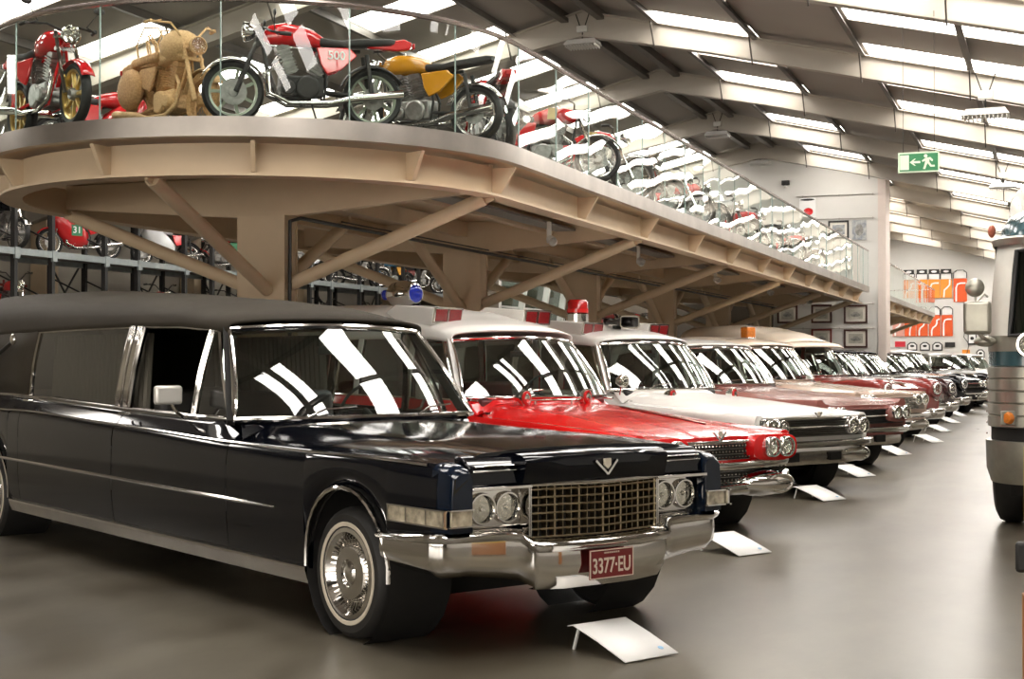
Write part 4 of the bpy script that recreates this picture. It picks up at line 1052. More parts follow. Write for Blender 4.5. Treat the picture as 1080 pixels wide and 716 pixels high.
for k in range(4):
    y = 48.0+BAY*k; c = column(y, k, 'beige steel column under the far balcony, '+['nearest the white cross wall', 'second beyond the cross wall', 'third beyond the cross wall', 'last, closest to the poster wall'][k]); c['group'] = 'far balcony columns'
    strut(c, (.30, 0, 2.36), (2.62, 0, 3.22)); strut(c, (-.30, 0, 2.36), (-2.62, 0, 3.22))
b2 = thing('glass_balustrade', 'glass balustrade of the far balcony beyond the white cross wall', 'balustrade', (0, 0, 0))
MB().tube([(XA, YA, ZR), (XA, YB, ZR), (CX-RR, YB, ZR)], .028, 8).build('handrail', MATS['handrail_steel'], b2)
for k in range(20): 
    s2 = (YB-YA)/20; j0 = random.uniform(-.012, .012); pane(XA+j0, YA+s2*k+.006, XA-j0, YA+s2*(k+1)-.006, b2)
for k in range(5): pane(XA-k*1.19, YB, XA-(k+1)*1.19, YB, b2)

# ---------------------------------------------------------------- hanging lamps
hb = None
spots = [(RX-.0, 25.2, 'hanging under the ridge nearest the camera'), (RX, 36.6, 'hanging under the ridge above the middle of the balcony'), (-.88, 20.9, 'hanging under the right slope, just right of the exit sign'), (-1.15, 36.6, 'hanging on the right slope above the bus'), (RX, 13.8, 'hanging under the ridge over the round balcony end'), (RX, 42.4, 'hanging under the ridge close to the white cross wall')]
for i, (x, y, lab) in enumerate(spots):
    z = rz_(x)-.75 if i != 2 else 4.93
    lab = 'white ribbed high-bay lamp '+lab
    if hb is None:
        hb = thing('high_bay_lamp', lab, 'ceiling lamp', (x, y, z), R(0), 'high-bay lamps')
        q = MB(); q.prism([(-.32, -.20, 0), (.32, -.20, 0), (.26, -.12, .10), (-.26, -.12, .10)], (0, .4, 0)); q.build('lamp_housing', FIX, hb)
        q = MB()
        for k in range(11): q.box((-.28+.056*k, 0, -.025), (.012, .38, .05))
        q.build('louvre', FIX, hb, smooth=0)
        q = MB(); q.box((0, 0, .30), (.20, .12, .12)); q.build('ballast_box', FIX, hb, bevel=.01)
        q = MB(); q.tube([(0, 0, .1), (0, 0, .25)], .012, 6); q.tube([(-.05, 0, .36), (-.14, 0, .62)], .010, 6); q.tube([(.05, 0, .36), (.14, 0, .62)], .010, 6); q.build('hanger', IRON, hb)
    else: copy_tree(hb, None, (x, y, z), 0, lab)

# ---------------------------------------------------------------- exit sign
GRN = mat('exit_green', (.015, .20, .065), .4); PHOTO = mat('pale_green_film', (.66, .80, .60), .4)
es = thing('exit_sign', 'green emergency exit sign with running figure and arrow, hanging from the roof', 'sign', (-1.665, 19.5, 4.145), R(1))
MB().box((0, 0, 0), (.53, .02, .27)).build('sign_frame', PHOTO, es)
MB().box((0, -.013, 0), (.49, .006, .23)).build('sign_panel', GRN, es)
MB().box((-.182, -.018, 0), (.115, .006, .195)).build('door_symbol', PHOTO, es)
q = MB(); yq = -.021
q.prism([(-.115, yq, 0), (-.055, yq, .045), (-.035, yq, .045), (-.07, yq, .014), (.02, yq, .014), (.02, yq, -.014), (-.07, yq, -.014), (-.035, yq, -.045), (-.055, yq, -.045)], (0, .004, 0)); q.build('arrow_symbol', PHOTO, es, smooth=0)
q = MB(); q.lathe([(.023, 0), (.023, .004), (0, .004)], (.09, yq+.002, .078), (0, -1, 0), 16)
q.prism([(.085, yq, .05), (.15, yq, .06), (.185, yq, .02), (.175, yq, .005), (.16, yq, .01), (.14, yq, .035), (.135, yq, .0), (.165, yq, -.045), (.205, yq, -.045), (.205, yq, -.068), (.15, yq, -.068), (.115, yq, -.02), (.10, yq, -.045), (.085, yq, -.095), (.055, yq, -.095), (.075, yq, -.03), (.085, yq, .015), (.05, yq, .0), (.04, yq, .018)], (0, .004, 0))
q.build('running_figure_symbol', PHOTO, es, smooth=0)
q = MB()
for x in (-.2, .2): q.tube([(x, 0, .13), (x, 0, 2.0)], .004, 5)
q.build('hanging_wire', IRON, es)

# ---------------------------------------------------------------- pictures on the cross wall
def picture(x, z, w, h, fr, inner, lab, y=43.97, mtm=MOUNT, cat='framed picture', group=None, name='framed_picture'):
    t = thing(name, lab, cat, (x, y, z), 0, group)
    q = MB(); b = .055
    q.box((0, 0, h/2-b/2), (w, .04, b)); q.box((0, 0, -h/2+b/2), (w, .04, b)); q.box((w/2-b/2, 0, 0), (b, .04, h-2*b)); q.box((-w/2+b/2, 0, 0), (b, .04, h-2*b)); q.build('picture_frame', fr, t, smooth=0)
    q = MB(); q.box((0, .005, 0), (w-2*b, .01, h-2*b)); q.build('mount', mtm, t, smooth=0)
    q = MB(); vs = []
    q.box((0, -.004, 0), ((w-2*b)*.72, .006, (h-2*b)*.66)); q.build('print', inner, t, smooth=0)
    q = MB(); q.ell((0, -.008, -.02), ((w-2*b)*.26, .003, (h-2*b)*.13), 12, 6); q.ell((0, -.009, .03), ((w-2*b)*.15, .003, (h-2*b)*.09), 12, 6); q.build('drawing', PRINT, t)
    return t
REDW = mat('red_wood', (.22, .035, .025), .4, noise=.15)
BIEGE = mat('buff_print', (.55, .52, .44), .6, col2=(.38, .36, .30), nscale=7)
G = 'framed pictures on the white cross wall'
for x, z, fr, lab in [(-5.62, 2.92, WOOD, 'dark framed picture on the white wall, right one of the upper row'), (-6.64, 2.94, WOOD, 'dark framed picture on the white wall, middle one of the upper row'), (-7.68, 2.94, WOOD, 'dark framed picture on the white wall, left one of the upper row'),
                       (-5.62, 2.18, WOOD, 'dark framed picture on the white wall, right one of the lower row'), (-6.64, 2.2, REDW, 'red framed picture on the white wall, left of the lower dark one')]:
    picture(x, z, .70 if x == -5.62 else .62, .56, fr, BIEGE, lab, group=G)
def poster(x, z, w, h, m1, lab, y=43.96, shapes=(), group=None):
    t = thing('poster', lab, 'poster', (x, y, z), 0, group)
    MB().box((0, 0, 0), (w, .02, h)).build('poster_board', m1, t, smooth=0)
    for (nm_, mm, cx, cz, rx, rz2) in shapes:
        MB().ell((cx, -.013, cz), (rx, .004, rz2), 14, 6).build(nm_, mm, t)
    return t
MONO = mat('blue_grey_print', (.18, .20, .24), .5, col2=(.55, .55, .52), nscale=9)
poster(-5.50, 5.47, .42, .60, MONO, 'blue grey motorcycle poster high on the white wall', shapes=[('printed_figure', PRINT, 0, 0, .12, .18)])
picture(-6.12, 5.50, .62, .55, IRON, MONO, 'black framed photograph high on the white wall, half behind the handrail')
poster(-7.05, 6.20, .50, .60, PAPER, 'white poster with a red motorcycle, highest on the white wall', shapes=[('printed_motorcycle', REDM, .02, -.12, .15, .12), ('printed_heading', IRON, 0, .25, .22, .035)])
q = MB(); q.box((-7.72, 43.95, 7.0), (.24, .10, .14)); cmn = q.build('security_sensor', IRON, bevel=.01); tag(cmn, 'small black sensor box high on the white wall', 'sensor')
MB().ell((-7.72, 43.93, 6.88), (.06, .06, .05)).build('sensor_dome', FIX, cmn)
for i, (z, lab) in enumerate([(3.24, 'above the upper row of framed pictures'), (2.50, 'between the two rows of framed pictures'), (6.55, 'highest, over the motorcycle posters'), (5.83, 'just above the blue grey poster')]):
    q = MB(); q.tube([(-9.5 if z < 4 else -7.4, 43.97, z), (-5.05, 43.97, z)], .012, 5); 
    for x in (-7.2, -6.1, -5.1): q.box((x, 43.98, z), (.03, .04, .06))
    tag(q.build('picture_rail', STEEL, smooth=0), 'thin metal picture rail on the white wall, '+lab, 'rail')

# ---------------------------------------------------------------- posters on the far wall
ORG = mat('poster_orange', (.85, .30, .03), .5); RORG = mat('poster_red_orange', (.75, .10, .015), .5); PK = mat('poster_pink', (.75, .35, .28), .5); CRIM = mat('poster_crimson', (.70, .03, .05), .5)
def race_poster(x, z, w, h, m1, style, lab):
    t = thing('race_poster', lab, 'poster', (x, 75.95, z), 0, 'race posters on the far wall')
    MB().box((0, 0, 0), (w, .03, h)).build('poster_board', m1, t, smooth=0)
    s = {'seven': [(-.44, .30), (.16, .30), (.22, .18), (.14, .02), (.0, -.14), (-.03, -.30), (-.03, -.48)],
         'two': [(-.26, -.48), (-.26, -.24), (-.16, -.10), (.10, .0), (.20, .12), (.20, .26), (.44, .32)],
         'arch': [(-.30, -.48), (-.30, .10), (-.20, .26), (.05, .30), (.40, .30)],
         'bend': [(.32, .48), (.30, .20), (.10, .05), (-.15, -.08), (-.2, -.48)]}[style]
    q = MB(); q.tube([(p[0]*w, -.022, p[1]*h) for p in s], .045, 6, flat=.15 if False else 1.); o = q.build('track_line', PAPER, t); o.scale = (1, .25, 1); o.location = (0, -.012, 0)
    q = MB(); q.box((0, 0, h/2+.17), (w*.92, .02, .30)); q.box((0, 0, h/2+.35), (w*.5, .02, .10)); q.build('poster_heading', PAPER, t, smooth=0)
    q = MB(); pts = [(-w*.48, -.016, h/2+.02), (-w*.48, -.016, h/2+.30), (-w*.25, -.016, h/2+.42), (w*.25, -.016, h/2+.42), (w*.48, -.016, h/2+.30), (w*.48, -.016, h/2+.02)]
    q.tube(pts, .022, 5); q.build('heading_outline', IRON, t)
    return t
def fp(px): return None
zs1 = 5.05; zs2 = 2.75
for i, (x, mm, st_, lab) in enumerate([(-7.0, ORG, 'two', 'second from left of the upper row'), (-6.35, ORG, 'seven', 'third from left of the upper row'), (-5.75, ORG, 'arch', 'left of the clear yellow orange one'), (-5.16, ORG, 'bend', 'directly left of the tall red orange one in the upper row')]):
    t = race_poster(x, 5.2, .57, .95, mm, st_, 'yellow orange race poster, '+lab)
    q = MB(); q.box((0, -.02, .95/2+.40), (.52, .03, .24)); q.build('sponsor_plate', IRON, t, smooth=0)
    q = MB(); q.ell((0, -.04, .95/2+.40), (.14, .01, .06), 10, 5); q.build('sponsor_mark', PAPER, t)
race_poster(-4.47, 5.10, .66, 1.2, RORG, 'arch', 'tall red orange race poster at the right end of the upper row')
for i, (x, mm, st_, lab) in enumerate([(-7.55, PK, 'two', 'faded pink race poster at the left of the lower row'), (-6.95, RORG, 'seven', 'red orange race poster, second in the lower row'), (-6.35, RORG, 'two', 'red orange race poster, third in the lower row'), (-5.73, RORG, 'two', 'red orange race poster, fourth in the lower row'), (-5.12, RORG, 'arch', 'red orange race poster at the right end of the lower row')]):
    race_poster(x, 3.30, .56, 1.08, mm, st_, lab)
def small_sign(x, z, w, h, m1, m2, lab, arch=False):
    t = thing('wall_sign', lab, 'sign', (x, 75.95, z), 0)
    p = [(-w/2, 0, -h/2), (w/2, 0, -h/2), (w/2, 0, h*.2), (w*.2, 0, h/2), (-w*.2, 0, h/2), (-w/2, 0, h*.2)] if arch else [(-w/2, 0, -h/2), (w/2, 0, -h/2), (w/2, 0, h/2), (-w/2, 0, h/2)]
    MB().prism(p, (0, .03, 0)).build('sign_board', m1, t, smooth=0)
    p2 = [(a*.78, -.01, c*.74) for a, b, c in p]; MB().prism(p2, (0, .01, 0)).build('sign_face', m2, t, smooth=0)
    MB().ell((0, -.02, .02), (w*.22, .008, h*.14), 10, 6).build('sign_mark', m1, t)
small_sign(-7.45, 2.36, .52, .28, CRIM, CRIM, 'small crimson sign at the left of the bottom row of signs')
for x, l in ((-6.85, 'first'), (-6.22, 'second'), (-5.6, 'third')): small_sign(x, 2.24, .50, .44, IRON, PAPER, 'small arched white sign with black edge, %s from left of the bottom row' % l, True)
small_sign(-4.98, 2.32, .50, .25, IRON, IRON, 'small black sign right of the arched white signs')
small_sign(-3.90, 2.62, .42, .62, IRON, PAPER, 'white framed notice beside the black wire on the far wall')
small_sign(-3.25, 2.55, .24, .50, IRON, IRON, 'narrow black plaque on the far wall beside the framed notice')
small_sign(-4.20, 1.88, .38, .36, ORG, ORG, 'small square orange sign low on the far wall')
small_sign(-3.50, 1.86, .40, .44, IRON, PAPER, 'small arched black and white sign low on the far wall by the bus', True)
q = MB(); q.tube([(-2.6, 75.93, 4.25), (-3.0, 75.93, 4.1), (-3.9, 75.93, 3.55), (-4.25, 75.93, 3.1), (-4.3, 75.93, 2.7), (-4.05, 75.93, 2.35), (-4.15, 75.93, 1.9), (-4.45, 75.93, 1.6), (-4.6, 75.93, 1.2)], .018, 5); tag(q.build('wall_wire', IRON), 'thin black wavy wire hanging down the far wall', 'wire')
# ---------------------------------------------------------------- motorcycles
SPOKE = mat('spoke_steel', (.6, .58, .55), .25, .9)
GOLD = mat('gold_rim', (.55, .38, .12), .3, .8, noise=.1)
GREENRIM = mat('grey_green_rim', (.28, .31, .24), .35, .5)
WICK = mat('wicker', (.66, .40, .17), .7, col2=(.42, .23, .09), nscale=45, bump=.8, bscale=90)
WICK2 = mat('pale_wicker', (.82, .56, .28), .7, col2=(.58, .35, .15), nscale=60, bump=.8, bscale=120)
def moto_wheel(root, x, r, P, front):
    tm = P.get('tyre', RUBBER); w_ = .05 if front else .06
    q = MB(); q.lathe([(r-.07, -w_*.7), (r-.03, -w_), (r-.008, -w_*.6), (r, 0), (r-.008, w_*.6), (r-.03, w_), (r-.07, w_*.7), (r-.07, -w_*.7)], (x, 0, r), (0, 1, 0), 36); t = q.build('wheel', tm, root)
    rm = P.get('rim', SPOKE); q = MB()
    q.lathe([(r-.066, -w_*.75), (r-.085, -w_*.6), (r-.09, 0), (r-.085, w_*.6), (r-.066, w_*.75), (r-.066, -w_*.75)], (x, 0, r), (0, 1, 0), 36)
    if P.get('mag'):
        for k in range(7):
            a = 2*PI*k/7; q.bar((x+.04*math.cos(a), 0, r+.04*math.sin(a)), (x+(r-.075)*math.cos(a), 0, r+(r-.075)*math.sin(a)), .03, .03, (0, 1, 0))
    else:
        for k in range(24):
            a = 2*PI*k/24; b = a+(.35 if k % 2 else -.35); s_ = .03 if k % 2 else -.03
            q.tube([(x+.035*math.cos(b), s_, r+.035*math.sin(b)), (x+(r-.08)*math.cos(a), 0, r+(r-.08)*math.sin(a))], .0022, 3, caps=False)
    q.build('rim', rm, t)
    q = MB(); q.lathe([(0,-.06),(.045, -.06), (.06, -.03), (.06, .03), (.045, .06),(0,.06)], (x, 0, r), (0, 1, 0), 16)
    if P.get('disc', True): q.lathe([(.05,.055),(.13 if front else .11, .055), (.13 if front else .11, .06),(.05,.06)], (x, 0, r), (0, 1, 0), 24)
    q.build('hub', ENG if P.get('rim') != WICK else WICK, t)
    return t
def moto(P):
    root = thing('motorcycle', P['label'], 'motorcycle', P['loc'], P['rz'], P.get('group'), P.get('scale', 1))
    if P.get('lean'): root.rotation_euler = (P['lean'], 0, P['rz'])
    r = P.get('r', .30); hw = .68; tank = P['tank']; tr = P.get('trim', IRON); ch = P.get('chrome', CHROME)
    moto_wheel(root, hw, r, P, True); moto_wheel(root, -hw, r, P, False)
    fr = P.get('frame', IRON)
    q = MB(); st = V((.42, 0, .86)); 
    q.tube([st, (.25, 0, .83), (-.15, 0, .74), (-.55, 0, .76)], .018, 8); q.tube([st, (.36, .06, .55), (.25, .09, .26), (-.18, .09, .24), (-.22, .08, .45), (-.15, 0, .72)], .014, 8)
    q.tube([st, (.36, -.06, .55), (.25, -.09, .26), (-.18, -.09, .24), (-.22, -.08, .45), (-.15, 0, .72)], .014, 8)
    for s in (-1, 1): q.tube([(-.20, s*.08, .34), (-hw, s*.085, r)], .018, 8); q.tube([(-.60, s*.10, .72), (-hw+.02, s*.10, r+.04)], .022, 8)
    q.build('frame', fr, root)
    q = MB()
    for s in (-1, 1): q.tube([(.40, s*.085, .93), (.47, s*.085, .76), (hw-.02, s*.085, r)], [.019, .019, .026], 8)
    q.box((.43, 0, .88), (.05, .22, .03)); q.box((.46, 0, .76), (.05, .22, .035)); fk = q.build('front_fork', P.get('fork', ch), root)
    q = MB()
    hb_ = P.get('bars', 'flat')
    if hb_ == 'clip': pp = [(.40, -.10, .92), (.36, -.30, .86), (.26, -.36, .84)]
    elif hb_ == 'high': pp = [(.38, -.05, .95), (.36, -.20, 1.12), (.22, -.36, 1.14)]
    else: pp = [(.38, 0, .95), (.38, -.16, 1.0), (.30, -.34, 1.0)]
    for s in (1, -1):
        q.tube([(a, b*s, c) for a, b, c in pp], .012, 6); e = pp[-1]
        q.tube([(e[0]+.03, e[1]*s, e[2]), (e[0]-.08, e[1]*s*1.04, e[2]-.005)], .019, 8)
        q.tube([(e[0]+.06, (e[1]+.10)*s, e[2]+.02), (e[0]+.04, e[1]*s*1.02, e[2]-.02)], .006, 5)
        if P.get('mirrors'): q.tube([(e[0]+.06, (e[1]+.10)*s, e[2]+.02), (e[0]+.08, e[1]*s, e[2]+.16)], .006, 5); q.ell((e[0]+.08, e[1]*s*1.05, e[2]+.19), (.015, .06, .035), 10, 6)
    q.build('handlebar', P.get('barm', tr), root)
    if P.get('lamp', True):
        q = MB(); q.lathe([(0, -.09), (.06, -.08), (.09, -.02), (.095, .02), (.085, .025)], (.56, 0, .88), (1, 0, -.05), 20); l = q.build('headlamp', P.get('lampm', ch), root)
        q = MB(); q.lathe([(.086, .02), (.05, .04), (0, .045)], (.56, 0, .88), (1, 0, -.05), 20); q.build('lamp_lens', LENS, l)
    # engine: crankcase, finned cylinders
    q = MB(); q.box((.03, 0, .38), (.42, .24, .20)); q.lathe([(0,-.15),(.11, -.15), (.12, -.13), (.12, .13), (.11, .15),(0,.15)], (-.02, 0, .37), (0, 1, 0), 20); q.lathe([(0,-.17),(.07, -.17), (.08, 0), (.07, .17),(0,.17)], (.17, 0, .36), (0, 1, 0), 18)
    e = q.build('engine', P.get('eng', ENG), root, bevel=.015)
    q = MB()
    for (dx, ax) in ((.10, .35), (-.06, -.45 if P.get('vtwin', True) else .2)):
        for k in range(8):
            h = .10+.028*k; q.box((dx+ax*h, 0, .42+h), (.15, .17, .010), (0, ax, 0))
        q.box((dx+ax*.18, 0, .42+.19), (.11, .13, .22), (0, ax, 0)); q.box((dx+ax*.34, 0, .42+.33), (.13, .14, .05), (0, ax, 0))
    q.build('cylinder', P.get('cyl', ENG), e)
    q = MB(); ex = P.get('pipe', ch)
    for s in (-1, 1): q.tube([(.22, s*.06, .62), (.36, s*.10, .50), (.34, s*.13, .30), (.15, s*.15, .21), (-.25, s*.16, .23), (-.45, s*.17, .28), (-.95, s*.18, .35)], [.018, .02, .02, .022, .024, .038, .042], 10)
    q.build('exhaust', ex, root)
    # tank, seat, tail, side panels, mudguards
    q = MB(); rows = []
    for x, wd, zt, zb in ((.40, .045, .90, .80), (.34, .10, .955, .77), (.20, .135, .985, .765), (.05, .135, .97, .76), (-.08, .11, .93, .765), (-.20, .07, .86, .77), (-.22, .03, .83, .79)):
        zc = (zt+zb)/2; hh = (zt-zb)/2
        rows.append([(x, wd*math.copysign(abs(math.cos(t))**.7, math.cos(t)), zc+hh*math.copysign(abs(math.sin(t))**.7, math.sin(t))) for t in [2*PI*i/20 for i in range(21)]])
    q.grid(rows); q.add(rows[0][:-1], [tuple(range(20))]); q.add(rows[-1][:-1], [tuple(range(20))])
    tk = q.build('fuel_tank', tank, root); q = MB(); q.lathe([(.03, 0), (.03, .02), (0, .022)], (.16, 0, .98), (0, 0, 1), 14); q.build('filler_cap', ch, tk)
    if P.get('patch'):
        q = MB(); 
        for s in (-1, 1): q.box((.10, s*.137, .875), (.12, .006, .15), (0, .1, 0))
        q.build('tank_badge', P['patch'], tk)
    q = MB(); rows = []
    sl = P.get('seatlen', .78)
    for x, wd, zt, zb in ((-.10, .06, .86, .80), (-.16, .11, .865, .77), (-.35, .125, .85, .77), (-.40-.1, .12, .875, .79), (-.12-sl+.06, .10, .90, .82), (-.12-sl, .07, .89, .84)):
        zc = (zt+zb)/2; hh = (zt-zb)/2
        rows.append([(x, wd*math.copysign(abs(math.cos(t))**.6, math.cos(t)), zc+hh*math.copysign(abs(math.sin(t))**.6, math.sin(t))) for t in [2*PI*i/16 for i in range(17)]])
    q.grid(rows); q.add(rows[0][:-1], [tuple(range(16))]); q.add(rows[-1][:-1], [tuple(range(16))]); q.build('seat', P.get('seat', SEATB), root)
    q = MB()
    for s in (-1, 1): q.prism([(-.10, s*.10, .76), (-.42, s*.12, .77), (-.50, s*.12, .70), (-.34, s*.13, .55), (-.20, s*.13, .50), (-.14, s*.12, .60)], (0, s*.03, 0))
    sp_ = q.build('side_panel', P.get('side', tank), root, bevel=.012)
    if P.get('sidetext'):
        for s in (-1, 1): text_mesh(P['sidetext'], .115, PAPER, sp_, (-.29, s*.165, .685), (PI/2, 0, 0 if s < 0 else PI), 'side_lettering', .002)
    if P.get('tail', True):
        q = MB(); q.prism([(-.62, -.07, .79), (-.60, -.08, .83), (-.98, -.06, .90), (-1.06, -.055, .87), (-1.04, -.05, .80), (-.90, -.06, .78)], (0, .14, 0)); q.build('tail_unit', P.get('tailm', tank), root, bevel=.015)
        q = MB(); q.box((-1.08, 0, .84), (.03, .12, .06)); q.build('tail_lamp', REDLENS, root, bevel=.01)
    def guard(x, a0, a1, mm, nm_, rr=.035):
        q = MB(); rows = []
        for i in range(15):
            a = R(lerp(a0, a1, i/14)); rows.append([(x+(r+rr)*math.cos(a), y_, r+(r+rr-.03*(abs(y_)/.065)**2)*math.sin(a)) for y_ in (-.065, -.04, 0, .04, .065)])
        q.grid(rows); return q.build(nm_, mm, root, solid=.006)
    guard(hw, P.get('fg', 25), 160, P.get('guard', ch), 'front_mudguard'); guard(-hw, 20, 150, P.get('rguard', tr), 'rear_mudguard')
    q = MB(); q.tube([(-.05, .12, .25), (-.10, .24, .02)], .010, 6); q.tube([(.0, .1, .22), (.02, .20, .20)], .012, 6); q.tube([(.0, -.1, .22), (.02, -.20, .20)], .012, 6); q.build('side_stand', IRON, root)
    if P.get('fairing'):
        q = MB(); rows = []
        for x, wd, zt, zb in ((.66, .03, .98, .78), (.60, .14, 1.08, .66), (.45, .20, 1.12, .42), (.25, .22, .92, .24), (.02, .22, .74, .22), (-.12, .20, .60, .26)):
            zc = (zt+zb)/2; hh = (zt-zb)/2
            rows.append([(x, wd*math.copysign(abs(math.cos(t))**.6, math.cos(t)), zc+hh*math.sin(t)) for t in [PI*.5+.5+(2*PI-1.0)*i/24 for i in range(25)]])
        q.grid(rows); f = q.build('fairing', P['fairing'], root, solid=.006)
        if P.get('number'):
            for s in (-1, 1):
                MB().box((.16, s*.232, .58), (.24, .006, .24)).build('number_panel', P.get('nump', GREENP), f); text_mesh(P['number'], .20, PAPER, f, (.16, s*.238, .58), (PI/2, 0, 0 if s < 0 else PI), 'race_number', .002)
        q = MB(); q.grid([[(.60-.16*k, y_*(.12+.03*k), 1.04+.12*k-.5*y_*y_*.1) for y_ in (-1, -.5, 0, .5, 1)] for k in (0, .5, 1)]); q.build('windshield', glass('moto_screen', (.6, .65, .62)), f)
    return root
def place(px_front, px_rear, z, **k):
    """front and rear hub positions on the floor plan -> location and heading"""
    f, r = V(px_front), V(px_rear); c = (f+r)/2; d = f-r
    k['loc'] = (c.x, c.y, z); k['rz'] = math.atan2(d.y, d.x); k['scale'] = k.get('scale', min(1.0, max(.85, d.length/1.36)))
    return moto(k)
DZ = 3.757
place((-7.25, 11.57), (-6.18, 12.41), DZ, label='red motorcycle lettered 500 on its side panel, largest on the balcony', tank=REDM, side=REDM, sidetext='500', mag=True, rim=GREENRIM, bars='clip', lean=R(-5), scale=.98, fork=IRON, eng=IRON, cyl=ENG, mirrors=True, guard=CHROME, lampm=CHROME)
place((-6.84, 13.55), (-5.54, 13.50), DZ, label='golden yellow motorcycle with spoked wheels, behind the red one lettered 500', tank=YELP, side=YELP, rim=SPOKE, guard=CHROME, tail=False, scale=.97, rguard=CHROME, lean=R(-4), vtwin=False)
place((-8.75, 11.2), (-9.93, 11.88), DZ, label='red motorcycle with gold wheels at the far left of the balcony', tank=REDM, side=REDM, mag=True, rim=GOLD, bars='flat', guard=REDM, frame=REDM, fork=CHROME, mirrors=True, scale=1.02, lampm=CHROME, disc=True)
# wicker motorcycle
wk = place((-7.72, 11.85), (-8.93, 12.50), DZ, label='full-size motorcycle woven entirely from straw-coloured wicker', tank=WICK2, side=WICK, rim=WICK, tyre=WICK, trim=WICK2, chrome=WICK2, fork=WICK2, frame=WICK, eng=WICK2, cyl=WICK, pipe=WICK2, seat=WICK, guard=WICK2, rguard=WICK, tail=True, tailm=WICK, bars='high', lampm=WICK2, scale=.97)
MB().ell((.18, 0, .93), (.27, .19, .17), 20, 12).build('woven_tank_shell', WICK2, wk)
MB().ell((-.62, .16, .58), (.26, .09, .22), 18, 10).build('saddlebag', WICK, wk); MB().ell((-.62, -.16, .58), (.26, .09, .22), 18, 10).build('saddlebag', WICK, wk)
q = MB(); q.lathe([(.34, -.09), (.37, -.05), (.37, .05), (.34, .09)], (-.68, 0, .31), (0, 1, 0), 24, -.2, PI+.3); q.build('woven_fender', WICK, wk)
q = MB()
for k in (0, .05): q.tube([(-.35-k, .05, .88), (-.42-k, .05, 1.06), (-.50-k, 0, 1.18), (-.42-k, -.05, 1.06), (-.35-k, -.05, .88)], .012, 6)
for s in (-1, 1): q.tube([(-.50, s*.12, .85), (-.56, s*.12, 1.05), (-.42, s*.10, 1.22), (-.10, s*.10, 1.16), (.02, s*.08, 1.0)], .011, 6)
q.build('handle_loop', WICK2, wk)
q = MB(); q.box((-.35, 0, .86), (.62, .30, .10)); q.build('saddle', WICK, wk, bevel=.04, seg=3)
RR_ = dict(group=None)
place((-9.9, 14.2), (-10.6, 13.2), DZ, label='red faired motorcycle numbered 12, glimpsed behind the wicker motorcycle', tank=REDM, fairing=REDM, number='12', nump=REDM, scale=.9)
def face(x, y, a): return ((x+.68*math.cos(a), y+.68*math.sin(a)), (x-.68*math.cos(a), y-.68*math.sin(a)))
more = [(-5.95, 14.95, 2.2, REDM, YELP, 'red and black motorcycle just right of the golden yellow one'), (-6.0, 16.9, .3, REDM, mat('badge_gold', (.5, .36, .1), .4), 'red motorcycle with a gold tank badge, first along the straight balcony side'), (-6.1, 18.9, .3, REDM, MATS['badge_gold'], 'red motorcycle with a gold tank badge, second along the straight balcony side'),
        (-6.2, 21.2, .4, BLACKP, None, 'black motorcycle behind the second gold-badged red one'), (-6.3, 23.6, .3, BLACKP, None, 'black motorcycle fifth along the straight balcony side'), (-6.3, 24.9, .35, REDM, None, 'red motorcycle halfway along the balcony beside a black one'), (-6.3, 27.8, .3, SILVERP, None, 'silver motorcycle in the far half of the balcony'), (-6.3, 30.2, .3, REDM, None, 'red motorcycle in the far half of the balcony beyond the silver one'), (-6.3, 33.2, .35, BLACKP, None, 'black motorcycle in the far half of the balcony'), (-6.3, 36.4, .3, REDM, None, 'furthest red motorcycle on the balcony')]
for x, y, a, mm, pt, lab in more:
    f, r_ = face(x, y, a); place(f, r_, DZ, label=lab, tank=mm, side=mm, patch=pt, bars='flat', guard=mm if a > 1 else CHROME, scale=.98, lean=R(-4))

# ---------------------------------------------------------------- storage racks with motorcycles on the left wall
rk = thing('storage_rack', 'two-tier black and grey pallet rack along the plank wall', 'storage rack', (-19.3, 0, 0))
ups = [20.6, 22.2, 23.3, 25.0, 26.15, 27.95, 29.1, 30.9, 32.05, 33.85, 35.0, 36.8, 37.95, 39.75, 40.9, 42.7]
for i, y in enumerate(ups):
    q = MB()
    for x in (.55, -.85): q.box((x, y, 2.85), (.10, .09, 5.7))
    for z in (.3, 1.5, 2.7, 3.9, 5.1): q.bar((.55, y, z), (-.85, y, z+.6), .03, .03)
    q.build('upright', RACKP, rk, smooth=0)
for z, nm_ in ((2.12, 'lower'), (3.70, 'upper'), (5.35, 'top')):
    q = MB(); q.box((.60, 32.2, z-.07), (.05, 23.6, .13)); q.box((-.88, 32.2, z-.07), (.05, 23.6, .13))
    for y in ups: q.box((.62, y, z-.10), (.05, .14, .22))
    q.build('rack_beam', GALV, rk, smooth=0)
    if nm_ != 'top': MB().box((-.14, 32.2, z-.015), (1.4, 23.5, .03)).build('shelf_board', mat('shelf_grey', (.16, .15, .13), .6), rk, smooth=0)
for a, b in zip(ups[1::2], ups[2::2]):
    q = MB(); q.bar((-.92, a, .5), (-.92, b, 2.0), .03, .03); q.bar((-.92, a, 2.3), (-.92, b, 3.7), .03, .03); q.bar((-.92, b, 2.3), (-.92, a, 3.7), .03, .03); q.bar((-.92, a, 4.1), (-.92, b, 5.2), .03, .03)
    q.bar((-.92, b, 4.1), (-.92, a, 5.2), .03, .03)
    q.build('cross_brace', RACKP, rk, smooth=0)
WHT = mat('fairing_white', (.72, .72, .72), .2, 0, .6)
